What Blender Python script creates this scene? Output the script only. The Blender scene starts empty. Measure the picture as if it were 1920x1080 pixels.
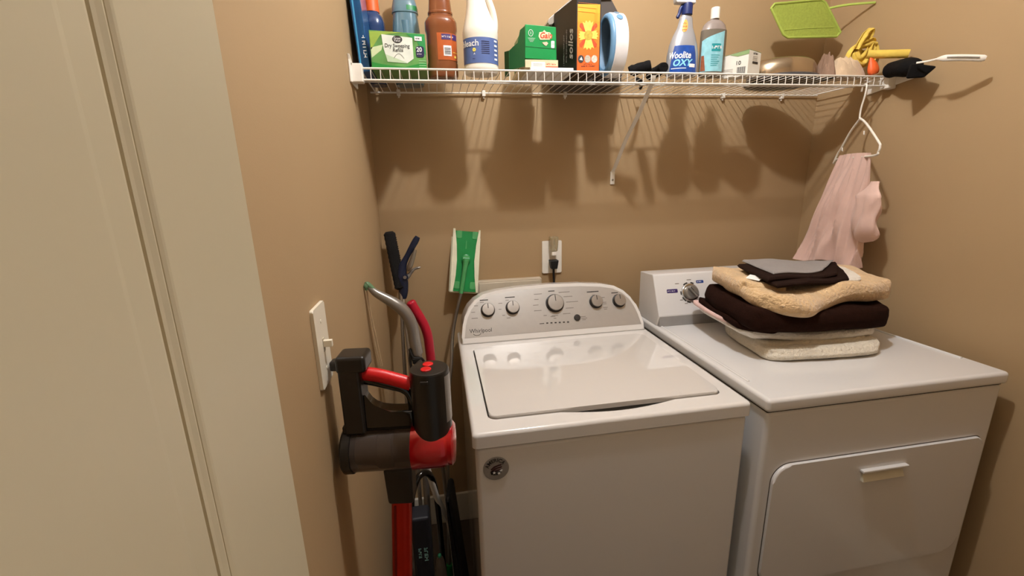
import bpy, bmesh, math, random
from math import sin, cos, pi, sqrt, radians
from mathutils import Vector, Matrix, noise
random.seed(7)
S = bpy.context.scene
COL = S.collection

# ------------------------------------------------------------------ camera
cam_d = bpy.data.cameras.new('camera')
cam_d.sensor_fit = 'HORIZONTAL'; cam_d.sensor_width = 36.0
cam_d.lens = 802.2 / 1920 * 36.0
cam_d.clip_start = 0.01
cam = bpy.data.objects.new('camera', cam_d); COL.objects.link(cam)
FWD = Vector((0.15958771, 0.95763986, -0.23970327))
RGT = Vector((0.98516522, -0.17001497, -0.02333243))
UPV = Vector((0.06309721, 0.23242375, 0.97056578))
cam.matrix_world = Matrix(((RGT.x, UPV.x, -FWD.x, 0.2129), (RGT.y, UPV.y, -FWD.y, -1.6453),
                           (RGT.z, UPV.z, -FWD.z, 1.4645), (0, 0, 0, 1)))
S.camera = cam

# ------------------------------------------------------------------ world, lights, exposure
W = bpy.data.worlds.new('world'); S.world = W; W.use_nodes = True
bg = W.node_tree.nodes['Background']
bg.inputs[0].default_value = (1.0, 0.90, 0.78, 1); bg.inputs[1].default_value = 0.25

def point_light(name, loc, power, radius, color):
    d = bpy.data.lights.new(name, 'POINT'); d.energy = power; d.shadow_soft_size = radius; d.color = color
    o = bpy.data.objects.new(name, d); o.location = loc; COL.objects.link(o); return o
WARM = (1.0, 1.0, 1.03)
point_light('ceiling_bulb', (0.66, -0.90, 2.62), 53.0, 0.032, WARM)
S.view_settings.view_transform = 'Standard'; S.view_settings.look = 'None'
S.view_settings.gamma = 1.0; S.view_settings.exposure = 0.0
S.view_settings.use_curve_mapping = False

# ------------------------------------------------------------------ materials
def lin(h):
    c = [int(h[i:i+2], 16) / 255 for i in (0, 2, 4)]
    return tuple((x / 12.92 if x <= .04045 else ((x + .055) / 1.055) ** 2.4) for x in c) + (1,)
MATS = {}
def mat(name, hexc, rough=.5, metal=0, var=.04, vscale=30, bump=0, bscale=200, trans=0, sheen=0, coat=0, ior=1.45, alpha=1, emit=0, spec=.5):
    m = bpy.data.materials.new(name); m.use_nodes = True
    nt = m.node_tree; p = nt.nodes['Principled BSDF']
    c = lin(hexc)
    tc = nt.nodes.new('ShaderNodeTexCoord')
    n = nt.nodes.new('ShaderNodeTexNoise'); n.inputs['Scale'].default_value = vscale; n.inputs['Detail'].default_value = 4
    nt.links.new(tc.outputs['Object'], n.inputs['Vector'])
    r = nt.nodes.new('ShaderNodeValToRGB')
    r.color_ramp.elements[0].position = .3; r.color_ramp.elements[1].position = .7
    r.color_ramp.elements[0].color = tuple(x * (1 - var) for x in c[:3]) + (1,)
    r.color_ramp.elements[1].color = tuple(min(1, x * (1 + var)) for x in c[:3]) + (1,)
    nt.links.new(n.outputs['Fac'], r.inputs['Fac']); nt.links.new(r.outputs['Color'], p.inputs['Base Color'])
    p.inputs['Roughness'].default_value = rough; p.inputs['Metallic'].default_value = metal
    p.inputs['Transmission Weight'].default_value = trans; p.inputs['IOR'].default_value = ior
    p.inputs['Sheen Weight'].default_value = sheen; p.inputs['Coat Weight'].default_value = coat
    p.inputs['Alpha'].default_value = alpha; p.inputs['Specular IOR Level'].default_value = spec
    if emit:
        p.inputs['Emission Color'].default_value = c; p.inputs['Emission Strength'].default_value = emit
    if bump:
        n2 = nt.nodes.new('ShaderNodeTexNoise'); n2.inputs['Scale'].default_value = bscale; n2.inputs['Detail'].default_value = 5
        nt.links.new(tc.outputs['Object'], n2.inputs['Vector'])
        b = nt.nodes.new('ShaderNodeBump'); b.inputs['Strength'].default_value = bump; b.inputs['Distance'].default_value = .004 if bump < .55 else .009
        nt.links.new(n2.outputs['Fac'], b.inputs['Height']); nt.links.new(b.outputs['Normal'], p.inputs['Normal'])
    MATS[name] = m; return m
wallm = mat('wall_paint', 'a98e69', .75, var=.015, vscale=3, bump=.06, bscale=350)
ceilm = mat('ceiling_paint', 'e8e2d6', .9, var=.01, bump=.1, bscale=120)
floorm = mat('floor_vinyl', '4e4236', .45, var=.12, vscale=9)
trimm = mat('trim_paint', 'dcd4c2', .4, var=.01)
doorm = mat('door_paint', 'c0b69a', .42, var=.012, vscale=4, bump=.03, bscale=60)
enam = mat('white_enamel', 'dedbd7', .13, var=.006, vscale=5, coat=.5)
enam2 = mat('dryer_enamel', 'dcdbda', .24, var=.006, vscale=5, coat=.4)
seamm = mat('seam_dark', '3a332b', .8)
silv = mat('silver_panel', 'b9b6b2', .32, metal=.45, var=.02, vscale=60)
knobm = mat('knob_metal', 'a7a29c', .34, metal=.8, var=.03)
chrome = mat('chrome', 'd8d8d8', .12, metal=1, var=.01)
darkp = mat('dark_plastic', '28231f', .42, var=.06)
gunm = mat('vacuum_plastic', '1f1c19', .36, var=.08, vscale=40, coat=.15)
gloss = mat('gloss_black', '0d0b0a', .13, var=.02, coat=.6)
redm = mat('red_plastic', 'c8181b', .38, var=.04)
redgl = mat('red_metallic', 'b30d16', .16, metal=.35, var=.03, coat=.8)
redtube = mat('red_tube', 'bb2410', .34, metal=.5, var=.04)
crims = mat('crimson_rubber', 'a8102a', .42, var=.04)
smoke = mat('smoked_clear', '6d625c', .1, trans=.75, var=.05, vscale=12)
filt = mat('filter_tan', 'b59c7c', .8, var=.1)
whitep = mat('white_plastic', 'ece7dc', .35, var=.01)
wirem = mat('wire_white', 'e9e5dc', .38, var=.01)
ivory = mat('ivory_plate', 'e8e0cc', .3, var=.01)
greenp = mat('mop_green', '10803f', .36, var=.08, vscale=30)
greenl = mat('mop_light_green', '4c9a5c', .4, var=.08)
clothw = mat('mop_pad', 'e2e0c6', .9, bump=.3, bscale=300)
alum = mat('aluminium', '9c968c', .34, metal=.85, var=.03)
silvp = mat('silver_plastic', '94908a', .3, metal=.6, var=.03)
navyp = mat('navy_plastic', '161e36', .45, var=.05)
bristle = mat('black_bristle', '0c0a0a', .85, var=.3, vscale=400, bump=.8, bscale=500)
blackc = mat('black_cloth', '0d0c0d', .85, var=.2, bump=.4, bscale=150, spec=.2)
cordb = mat('cord_black', '0d0d0d', .5)
plugc = mat('clear_plug', 'e8dcb8', .1, trans=.7, var=.03)
cream = mat('cream_terry', 'e6dcc8', .95, var=.07, vscale=25, bump=.9, bscale=130, sheen=.4)
whitet = mat('white_terry', 'ebe4d8', .95, var=.05, vscale=25, bump=.6, bscale=140, sheen=.3)
brownt = mat('brown_fleece', '22110b', .95, spec=.08, var=.15, vscale=60, bump=.4, bscale=300)
tant = mat('tan_fleece', 'dfbd8e', .95, var=.10, vscale=28, bump=.9, bscale=120, sheen=.45)
greyt = mat('grey_cloth', '8f8a88', .9, var=.06, vscale=150, bump=.3, bscale=600, sheen=.2)
darkbr = mat('dark_brown_cloth', '231510', .9, spec=.1, var=.1, bump=.3, bscale=500)
pinkc = mat('pink_cotton', 'ddbcb0', .85, var=.05, vscale=20, bump=.15, bscale=350, sheen=.25)
pinkt = mat('pink_trim', 'e2c0ba', .85, var=.04)
tagw = mat('tag_white', 'eeeeea', .6)
beigec = mat('beige_cloth', 'cdb495', .9, var=.08, bump=.3, bscale=300, sheen=.2)
brownl = mat('taupe_cloth', '8a6f5c', .9, var=.08, bump=.3, bscale=300)
yellc = mat('yellow_cloth', 'dcbe55', .85, var=.1, vscale=40, bump=.3, bscale=300)
orangep = mat('orange_plastic', 'e5642e', .45, var=.05)
limep = mat('lime_plastic', 'a9bd58', .42, var=.05, vscale=60)
limed = mat('lime_mesh', '9dae4c', .5, var=.12, vscale=140, bump=.3, bscale=500)
inkd = mat('ink_dark', '2f2b28', .6)
inkg = mat('ink_grey', '77716a', .6)
inkl = mat('ink_light', 'a8a29a', .6)
inkw = mat('ink_white', 'f0f0f0', .5)
inkb = mat('ink_blue', '1b3f86', .5)
inkr = mat('ink_red', 'd8442c', .5)
inkn = mat('ink_navy', '22204a', .5)
inky = mat('ink_yellow', 'f0d760', .5)
inko = mat('ink_orange', 'e88a2c', .5)
inkt = mat('ink_teal', '1f8f96', .5)
inkp = mat('ink_purple', '3b2864', .5)

# ------------------------------------------------------------------ geometry collector
def frame(o, x, y):
    x = Vector(x).normalized(); y = Vector(y); y = (y - x * y.dot(x)).normalized(); z = x.cross(y)
    return Matrix(((x.x, y.x, z.x, o[0]), (x.y, y.y, z.y, o[1]), (x.z, y.z, z.z, o[2]), (0, 0, 0, 1)))
class G:
    def __init__(s): s.v = []; s.f = []; s.mi = []; s.mats = []
    def add(s, vs, fs, m, M=None):
        if m not in s.mats: s.mats.append(m)
        k = s.mats.index(m); n = len(s.v)
        s.v += [(M @ Vector(v)) if M is not None else Vector(v) for v in vs]
        s.f += [[i + n for i in f] for f in fs]; s.mi += [k] * len(fs); return s
    def addbm(s, bm, m, M=None):
        bm.verts.ensure_lookup_table(); bm.verts.index_update()
        s.add([v.co.copy() for v in bm.verts], [[v.index for v in f.verts] for f in bm.faces], m, M); bm.free(); return s
    def box(s, x0, x1, y0, y1, z0, z1, m, r=0, M=None, seg=3):
        bm = bmesh.new(); bmesh.ops.create_cube(bm, size=1)
        for v in bm.verts: v.co = Vector(((x0+x1)/2 + v.co.x*(x1-x0), (y0+y1)/2 + v.co.y*(y1-y0), (z0+z1)/2 + v.co.z*(z1-z0)))
        if r: bmesh.ops.bevel(bm, geom=bm.edges[:], offset=r, segments=seg, profile=.5, affect='EDGES')
        return s.addbm(bm, m, M)
    def hexa(s, p, m, r=0, M=None):   # p: 4 bottom + 4 top corners
        bm = bmesh.new(); v = [bm.verts.new(q) for q in p]
        for f in ((3,2,1,0),(4,5,6,7),(0,1,5,4),(1,2,6,5),(2,3,7,6),(3,0,4,7)): bm.faces.new([v[i] for i in f])
        if r: bmesh.ops.bevel(bm, geom=bm.edges[:], offset=r, segments=3, profile=.5, affect='EDGES')
        return s.addbm(bm, m, M)
    def prism(s, poly, d, m, M=None, r=0, seg=2, z0=0):
        bm = bmesh.new(); n = len(poly)
        a = [bm.verts.new((p[0], p[1], z0)) for p in poly]; b = [bm.verts.new((p[0], p[1], z0+d)) for p in poly]
        bm.faces.new(a[::-1]); top = bm.faces.new(b)
        for i in range(n): bm.faces.new((a[i], a[(i+1) % n], b[(i+1) % n], b[i]))
        if r:
            bmesh.ops.bevel(bm, geom=list(top.edges), offset=r, segments=seg, profile=.5, affect='EDGES')
        bmesh.ops.recalc_face_normals(bm, faces=bm.faces[:])
        return s.addbm(bm, m, M)
    def tube(s, pts, r, m, n=10, M=None, closed=False, flat=1.0, cap=True):
        pts = [Vector(p) for p in pts]; k = len(pts)
        rr = r if isinstance(r, (list, tuple)) else [r]*k
        vs = []; ref = None
        for i in range(k):
            if closed: t = pts[(i+1) % k] - pts[i-1]
            else: t = pts[min(i+1, k-1)] - pts[max(i-1, 0)]
            t = t.normalized() if t.length > 1e-9 else Vector((0, 0, 1))
            if ref is None:
                ref = Vector((0, 0, 1)) if abs(t.z) < .9 else Vector((1, 0, 0))
            a = (ref - t*ref.dot(t)).normalized(); b = t.cross(a); ref = a
            for j in range(n):
                w = 2*pi*j/n; vs.append(pts[i] + (a*cos(w) + b*sin(w)*flat)*rr[i])
        fs = []
        for i in range(k if closed else k-1):
            q = (i+1) % k
            for j in range(n): fs.append([i*n+j, i*n+(j+1) % n, q*n+(j+1) % n, q*n+j])
        if cap and not closed: fs += [list(range(n))[::-1], [(k-1)*n+j for j in range(n)]]
        return s.add(vs, fs, m, M)
    def cyl(s, p0, p1, r, m, r1=None, n=28, M=None): return s.tube([p0, p1], [r, r if r1 is None else r1], m, n, M)
    def lathe(s, prof, m, c=(0,0,0), n=36, sx=1, sy=1, M=None, p=2.0, off=None, a0=0, a1=2*pi, cap=True):
        full = abs(a1-a0-2*pi) < 1e-6; nn = n if full else n+1
        vs = []; fs = []
        for i, (r, z) in enumerate(prof):
            ox, oy = off(z) if off else (0, 0)
            for j in range(nn):
                w = a0 + (a1-a0)*j/n; cx, cy = cos(w), sin(w)
                q = (abs(cx)**p + abs(cy)**p)**(-1/p) if p != 2 else 1
                vs.append((c[0]+ox+r*sx*cx*q, c[1]+oy+r*sy*cy*q, c[2]+z))
        for i in range(len(prof)-1):
            for j in range(n if full else n):
                j2 = (j+1) % nn if full else j+1
                fs.append([i*nn+j, i*nn+j2, (i+1)*nn+j2, (i+1)*nn+j])
        if full and cap: fs += [list(range(nn))[::-1], [(len(prof)-1)*nn+j for j in range(nn)]]
        return s.add(vs, fs, m, M)
    def surf(s, fn, nu, nv, m, th=0, M=None):
        P = [[Vector(fn(i/nu, j/nv)) for j in range(nv+1)] for i in range(nu+1)]
        vs = [p for row in P for p in row]; N = nv+1
        fs = [[i*N+j, (i+1)*N+j, (i+1)*N+j+1, i*N+j+1] for i in range(nu) for j in range(nv)]
        if th:
            nr = []
            for i in range(nu+1):
                for j in range(nv+1):
                    a = P[min(i+1, nu)][j]-P[max(i-1, 0)][j]; b = P[i][min(j+1, nv)]-P[i][max(j-1, 0)]
                    c = a.cross(b); nr.append(c.normalized() if c.length > 1e-12 else Vector((0, 0, 1)))
            L = len(vs); vs = vs + [v - q*th for v, q in zip(vs, nr)]
            fs += [[x+L for x in f[::-1]] for f in fs[:]]
            edge = [j for j in range(N)] + [i*N+nv for i in range(1, nu+1)] + [nu*N+j for j in range(nv-1, -1, -1)] + [i*N for i in range(nu-1, 0, -1)]
            for a, b in zip(edge, edge[1:]+edge[:1]): fs.append([a, b, b+L, a+L])
        return s.add(vs, fs, m, M)
    def pad(s, c, z0, th, m, amp=.004, seed=0, n=30, r=None, fr=9, sagf=None, M=None, round_=.10, edgef=None):
        # folded cloth slab: c = corners back-left, front-left, front-right, back-right
        BL, FL, FR, BR = [Vector(q) for q in c]; T = th/2; r = r or T*1.1
        size = (FR-FL).length, (BL-FL).length
        us = [(1-cos(pi*i/n))/2 for i in range(n+1)]
        us = [(a*.6 + i/n*.4) for i, a in enumerate(us)]
        top = []; bot = []
        for i in range(n+1):
            for j in range(n+1):
                u, v = us[i], us[j]
                a, b = 2*u-1, 2*v-1
                k = 1 - round_*(a*a*b*b)**2
                uu, vv = (a*k+1)/2, (b*k+1)/2
                p = (FL*(1-uu)+FR*uu)*(1-vv) + (BL*(1-uu)+BR*uu)*vv
                if edgef: p = p+Vector(edgef(u, v))
                e = min(u*size[0], (1-u)*size[0], v*size[1], (1-v)*size[1])
                h = T*sqrt(max(0, 1-(1-min(e/r, 1))**2))
                q = Vector((p.x*fr, p.y*fr, seed*3.1)); nz = noise.noise(q)*amp; n3 = noise.noise(q*3)*amp*.35
                px = p.x + noise.noise(q*1.5+Vector((7, 0, 0)))*amp*.8; py = p.y + noise.noise(q*1.5+Vector((0, 9, 0)))*amp*.8
                g = sagf(u, v) if sagf else 0
                top.append((px, py, z0+T+h+(nz+n3)*(h/T)+g)); bot.append((px, py, z0+T-h+g*(.9)+(nz*.35)*(1 if sagf else 0)))
        N = n+1; L = N*N
        fs = [[i*N+j, (i+1)*N+j, (i+1)*N+j+1, i*N+j+1] for i in range(n) for j in range(n)]
        vs = top+bot
        fs += [[x+L for x in f[::-1]] for f in fs[:]]
        edge = [j for j in range(N)] + [i*N+n for i in range(1, n+1)] + [n*N+j for j in range(n-1, -1, -1)] + [i*N for i in range(n-1, 0, -1)]
        for a, b in zip(edge, edge[1:]+edge[:1]): fs.append([a, b, b+L, a+L])
        return s.add(vs, fs, m, M)
    def marks(s, n, size, m, M, ext=.0004, fn=None, sxy=(1, 1), align='LEFT', seed=1):
        # a row of illegible print: small irregular strokes, n characters long
        rg = random.Random(n*13+seed); x = 0; hh = size*.62*sxy[1]
        for k in range(n):
            w = size*(.38+.14*rg.random())*sxy[0]; t = size*.11
            st = [(0, -hh/2, t, hh/2)]
            if rg.random() < .6: st.append((0, -t/2+hh*.3*(rg.random()-.5), w, t/2+hh*.3*(rg.random()-.5)+t*.5))
            if rg.random() < .5: st.append((w-t, -hh/2, w, hh*.1))
            if rg.random() < .5: st.append((0, hh/2-t, w, hh/2))
            for a, b, c, d in st:
                if d <= b: b, d = d, b+t
                v = [Vector(q) for z in (0, ext) for q in ((x+a, b, z), (x+c, b, z), (x+c, d, z), (x+a, d, z))]
                if fn: v = [Vector(fn(q)) for q in v]
                s.add(v, [[3,2,1,0],[4,5,6,7],[0,1,5,4],[1,2,6,5],[2,3,7,6],[3,0,4,7]], m, M)
            x += w+size*.14
        return s
    def text(s, body, size, m, M, shear=0, align='LEFT', ext=.0004, fn=None, space=1.0, off=0.0, sxy=(1, 1)):
        cu = bpy.data.curves.new('txt', 'FONT'); cu.body = body; cu.size = size; cu.shear = shear
        cu.align_x = align; cu.align_y = 'CENTER'; cu.extrude = ext/2; cu.resolution_u = 3; cu.space_character = space; cu.offset = off
        o = bpy.data.objects.new('txt', cu); me = bpy.data.meshes.new_from_object(o)
        vs = [Vector((v.co.x*sxy[0], v.co.y*sxy[1], v.co.z+ext/2)) for v in me.vertices]
        fs = [list(p.vertices) for p in me.polygons]
        if fn: vs = [Vector(fn(v)) for v in vs]
        s.add(vs, fs, m, M)
        bpy.data.objects.remove(o); bpy.data.curves.remove(cu); bpy.data.meshes.remove(me); return s

def world_of(o):
    M = Matrix.Identity(4)
    while o is not None:
        M = (Matrix.Translation(o.location) @ o.rotation_euler.to_matrix().to_4x4()) @ M; o = o.parent
    return M
def part(name, g, parent=None, world=True, angle=38, label=None):
    me = bpy.data.meshes.new(name)
    if parent is not None and world:
        I = world_of(parent).inverted(); vs = [I @ v for v in g.v]
    else: vs = g.v
    me.from_pydata([tuple(v) for v in vs], [], g.f)
    for m in g.mats: me.materials.append(m)
    me.polygons.foreach_set('material_index', g.mi)
    bm = bmesh.new(); bm.from_mesh(me); bmesh.ops.recalc_face_normals(bm, faces=bm.faces[:])
    lim = radians(angle)
    for f in bm.faces: f.smooth = True
    for e in bm.edges:
        if len(e.link_faces) == 2 and e.calc_face_angle(0) > lim: e.smooth = False
    bm.to_mesh(me); bm.free()
    o = bpy.data.objects.new(name, me); COL.objects.link(o)
    if angle < 60:
        w = o.modifiers.new('weighted_normal', 'WEIGHTED_NORMAL'); w.keep_sharp = True; w.weight = 80
    if parent is not None: o.parent = parent
    if label: o['label'] = label
    return o
def thing(name, label, cat, loc, rotz=0, group=None):
    o = bpy.data.objects.new(name, None); COL.objects.link(o); o.empty_display_size = .05
    o.location = loc; o.rotation_euler = (0, 0, rotz); o['label'] = label; o['category'] = cat
    if group: o['group'] = group
    return o
def tag(o, label, cat, group=None):
    o['label'] = label; o['category'] = cat
    if group: o['group'] = group
    return o
def struct(name, g, parent=None, **k):
    o = part(name, g, parent, **k)
    if parent is None: o['kind'] = 'structure'
    return o
def rrect(x0, x1, y0, y1, r, n=5):
    r = r if isinstance(r, (tuple, list)) else (r,)*4
    out = []
    for (cx, cy, a, q) in ((x1-r[0], y1-r[0], 0, r[0]), (x0+r[1], y1-r[1], 90, r[1]), (x0+r[2], y0+r[2], 180, r[2]), (x1-r[3], y0+r[3], 270, r[3])):
        for i in range(n+1):
            w = radians(a+90*i/n); out.append((cx+q*cos(w), cy+q*sin(w)))
    return out
def circ(cx, cy, r, n=24, ry=None):
    return [(cx+r*cos(2*pi*i/n), cy+(ry or r)*sin(2*pi*i/n)) for i in range(n)]
def smooth(pts, n=6):
    P = [Vector(p) for p in pts]; out = []
    for i in range(len(P)-1):
        a, b, c, d = P[max(i-1, 0)], P[i], P[i+1], P[min(i+2, len(P)-1)]
        for k in range(n):
            t = k/n; out.append(.5*((2*b)+(c-a)*t+(2*a-5*b+4*c-d)*t*t+(3*b-a-3*c+d)*t**3))
    return out+[P[-1]]
def boolean_cut(o, g):
    me = bpy.data.meshes.new('cut'); me.from_pydata([tuple(v) for v in g.v], [], g.f)
    bm = bmesh.new(); bm.from_mesh(me); bmesh.ops.recalc_face_normals(bm, faces=bm.faces[:]); bm.to_mesh(me); bm.free()
    for m in o.data.materials: me.materials.append(m)
    c = bpy.data.objects.new('cut', me); COL.objects.link(c); c.matrix_world = world_of(o)
    md = o.modifiers.new('b', 'BOOLEAN'); md.operation = 'DIFFERENCE'; md.object = c; md.solver = 'EXACT'
    bpy.context.view_layer.update()
    ev = o.evaluated_get(bpy.context.evaluated_depsgraph_get()); new = bpy.data.meshes.new_from_object(ev)
    o.modifiers.clear(); o.data = new; bpy.data.objects.remove(c)
    bm = bmesh.new(); bm.from_mesh(new)
    for f in bm.faces: f.smooth = True
    for e in bm.edges: e.smooth = not (len(e.link_faces) == 2 and e.calc_face_angle(0) > radians(30))
    bm.to_mesh(new); bm.free()

# ------------------------------------------------------------------ room shell
RW = 1.7727; CH = 2.74; FY = -2.10
struct('floor', G().box(-.12, RW+.12, FY-.12, .12, -.1, 0, floorm))
struct('ceiling', G().box(-.12, RW+.12, FY-.12, .12, CH, CH+.1, ceilm))
struct('wall_back', G().box(-.12, RW+.12, 0, .12, 0, CH, wallm))
struct('wall_left', G().box(-.12, 0, FY-.12, 0, 0, CH, wallm))
struct('wall_right', G().box(RW, RW+.12, FY-.12, 0, 0, CH, wallm))
struct('wall_front', G().box(0.96, RW, FY-.12, FY, 0, CH, wallm).box(0, .1, FY-.12, FY, 0, CH, wallm).box(.1, .96, FY-.12, FY, 2.06, CH, wallm))
def baseboard(name, x0, x1, y0, y1): struct(name, G().box(x0, x1, y0, y1, 0, .14, trimm, .003))
baseboard('baseboard_back', .014, RW-.014, -.014, 0)
baseboard('baseboard_left', 0, .014, FY, 0)
baseboard('baseboard_right', RW-.014, RW, FY, 0)

# door leaf opened back against the left wall
ang = radians(5)
dE = Vector((.09, -1.335, 0)); dd = Vector((-sin(ang), cos(ang), 0)); dn = Vector((cos(ang), sin(ang), 0))   # along leaf towards free edge; room-side normal
DM = Matrix(((-dd.x, 0, dn.x, dE.x), (-dd.y, 0, dn.y, dE.y), (0, 1, 0, .012), (0, 0, 0, 1)))   # local: x back from free edge, y up, z out of leaf
dw, dh, dt = .76, 2.03, .035
door = bpy.data.objects.new('door_1', None); COL.objects.link(door); door.location = (dE.x, dE.y, 0); door['kind'] = 'structure'
g = G(); g.box(0, dw, 0, dh, -dt, -.010, doorm, 0, DM)
pz = [(.20, .72), (.90, 1.90)]
ST = .110
g.box(0, ST, 0, dh, -.0101, 0, doorm, 0, DM); g.box(dw-ST, dw, 0, dh, -.0101, 0, doorm, 0, DM)
for a, b in ((0, .20), (.72, .90), (1.90, dh)): g.box(ST, dw-ST, a, b, -.0101, 0, doorm, 0, DM)
part('door_leaf', g, door)
for a, b in pz:
    g = G()
    x0, x1 = ST, dw-ST
    def ring(i0, z0, i1, z1, col=doorm):
        A = [(x0+i0, a+i0, z0), (x1-i0, a+i0, z0), (x1-i0, b-i0, z0), (x0+i0, b-i0, z0)]
        B = [(x0+i1, a+i1, z1), (x1-i1, a+i1, z1), (x1-i1, b-i1, z1), (x0+i1, b-i1, z1)]
        g.add(A+B, [[0,1,5,4],[1,2,6,5],[2,3,7,6],[3,0,4,7]], col, DM)
    prof = [(0, 0), (.0012, -.0004), (.0026, -.0014), (.0036, -.0026), (.0040, -.0027), (.0048, -.0008), (.0056, -.0008), (.0078, -.0020), (.0096, -.0026), (.0106, -.0040), (.0112, -.0040), (.0122, -.0026), (.0150, -.0018), (.0290, -.0016), (.0330, -.0008)]
    for (i0, z0), (i1, z1) in zip(prof, prof[1:]): ring(i0, z0, i1, z1)
    q = prof[-1][0]
    g.add([(x0+q, a+q, -.0008), (x1-q, a+q, -.0008), (x1-q, b-q, -.0008), (x0+q, b-q, -.0008)], [[0, 1, 2, 3]], doorm, DM)
    part('door_panel', g, door, angle=60)
kn = G(); kc = (.06, .92)
kn.lathe([(.026, .0), (.026, .004), (.011, .008), (.010, .030), (.018, .036), (.026, .046), (.024, .058), (.012, .064)], alum, (kc[0], kc[1], 0), M=DM, n=28)
part('door_knob', kn, door)

# ceiling lamp (above the frame)
lamp = thing('ceiling_lamp', 'flush ceiling light over the middle of the laundry room', 'lamp', (.66, -.90, CH))
part('canopy', G().lathe([(.13, -.03), (.14, -.02), (.14, 0)], whitep, (.66, -.90, CH)), lamp)
part('lamp_socket', G().cyl((.66, -.90, CH-.03), (.66, -.90, CH-.085), .018, whitep), lamp)

# ------------------------------------------------------------------ washer
wx0, wx1, wyf, wz = .256, .955, -.795, .9205
ws = thing('washing_machine', 'white top-load washer with arched silver control panel, left of the dryer', 'washing machine', ((wx0+wx1)/2, -.45, 0))
g = G(); g.box(wx0+.006, wx1-.006, wyf+.004, -.10, .02, wz-.0395, enam, .012)
for x in (wx0+.06, wx1-.06):
    for y in (wyf+.07, -.15): g.cyl((x, y, 0), (x, y, .03), .022, darkp)
part('cabinet', g, ws)
part('seam', G().box(wx0+.008, wx1-.008, wyf+.008, -.11, wz-.0415, wz-.0365, seamm), ws)
LX0, LX1, LY0, LY1 = .303, .907, -.738, -.290
TM = Matrix.Translation((0, 0, wz))
def top_with_recess():
    bm = bmesh.new(); loops = []
    R_ = .012
    for ins_, z in [(.0, -.037), (0, -.010)]+[(.010*(1-cos(radians(a))), -.010+.010*sin(radians(a))) for a in (22, 45, 67, 90)]:
        loops.append([bm.verts.new((p[0], p[1], wz+z)) for p in rrect(wx0+ins_, wx1-ins_, wyf+ins_, -.09-ins_, R_, 5)])
    for A, B in zip(loops, loops[1:]):
        for i in range(len(A)): bm.faces.new((A[i], A[(i+1) % len(A)], B[(i+1) % len(A)], B[i]))
    bm.faces.new(loops[0][::-1])
    inner = []
    base = rrect(LX0-.0035, LX1+.0035, LY0-.0035, LY1+.0035, .022, 8)
    cut_ = [(.475+.30*t, LY0-.0035-.021*sin(pi*t)) for t in [i/24 for i in range(25)]]
    k = max(i for i, p in enumerate(base) if p[0] < .4 and p[1] < LY0)     # last vertex of front-left corner
    base = base[:k+1]+cut_+base[k+1:]
    levels = [(0, 0), (0, -.030)]
    L0 = [bm.verts.new((p[0], p[1], wz)) for p in base]; L1 = [bm.verts.new((p[0], p[1], wz-.028)) for p in base]
    for i in range(len(L0)): bm.faces.new((L0[i], L0[(i+1) % len(L0)], L1[(i+1) % len(L0)], L1[i]))
    bm.faces.new(L1)
    top = loops[-1]; ed = []
    for L_ in (top, L0):
        for i in range(len(L_)):
            e_ = bm.edges.get((L_[i], L_[(i+1) % len(L_)])); ed.append(e_)
    bmesh.ops.triangle_fill(bm, use_beauty=True, use_dissolve=False, edges=ed)
    return G().addbm(bm, enam)
top = part('top_panel', top_with_recess(), ws, angle=40)
g = G().prism(rrect(LX0, LX1, LY0, LY1, .020, 8), .013, enam, TM, r=.004, seg=3, z0=-.0055)
lid = part('lid', g, ws)
lid.data.materials[0] = mat('lid_enamel', 'dedbd7', .05, var=.004, vscale=5, coat=1, ior=1.8)
g = G()
g.prism([(.49+.27*t, -.7375) for t in [i/16 for i in range(17)]] + [(.76-.27*t, -.7375-.016*sin(pi*t)) for t in [i/16 for i in range(1, 16)]], .002, darkp, TM, z0=-.026)  # dark sheet on the pocket floor paints in the shade of the recess
part('pocket_shade', g, ws, label='dark crescent sheet for the shade in the finger pocket under the lid edge')
# console
ca = radians(30)
CX = (1, 0, 0); CYv = (0, sin(ca), cos(ca))
CM = frame((wx0, -.243, wz), CX, CYv)     # x along width, y up the face, z towards room
half = [(.010, 0), (.0115, .028), (.018, .070), (.027, .100), (.042, .131), (.066, .158), (.10, .178), (.15, .189), (.23, .197), (.3495, .201)]
def skew(p): return p
outl = half + [(.699-a, b) for a, b in half[-2::-1]]
outl = outl[::-1]
outl = [skew(p) for p in outl]
bm = bmesh.new()
f_ = [bm.verts.new(CM @ Vector((p[0], p[1], 0))) for p in outl]
b_ = []
for p in outl:
    w = CM @ Vector((p[0], p[1], 0)); b_.append(bm.verts.new((w.x, -.095, max(wz, w.z-.006))))
ff = bm.faces.new(f_); bm.faces.new(b_[::-1])
for i in range(len(outl)):
    j = (i+1) % len(outl); bm.faces.new((f_[i], b_[i], b_[j], f_[j]))
bmesh.ops.bevel(bm, geom=list(ff.edges), offset=.007, segments=4, profile=.5, affect='EDGES')
con = G().addbm(bm, enam); con = part('console', con, ws)
def inset(poly, d, y0):
    cx = .3495; out = []
    for x, y in poly:
        s_ = (cx-x)/abs(cx-x) if abs(cx-x) > 1e-6 else 0
        k = max(0, 1-abs(y-.0)/.2)
        out.append((x + s_*d*(1 if abs(x-cx) > .28 else abs(x-cx)/.28), y-d if y > .1 else (y - d*y/.1)))
    return out
ins = []
for x, y in outl:
    if y < .026: continue
    ins.append((x, y))
ins = [(p[0], p[1]) for p in ins]
cxy = (.3495, .09)
ins = [(cxy[0]+(x-cxy[0])*.968, (y-.024)*.93+.024) for x, y in ins]
xr = max(p[0] for p in ins); xl = min(p[0] for p in ins)
ins = [(xr+.001, .024)] + ins + [(xl-.001, .024)]
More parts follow.
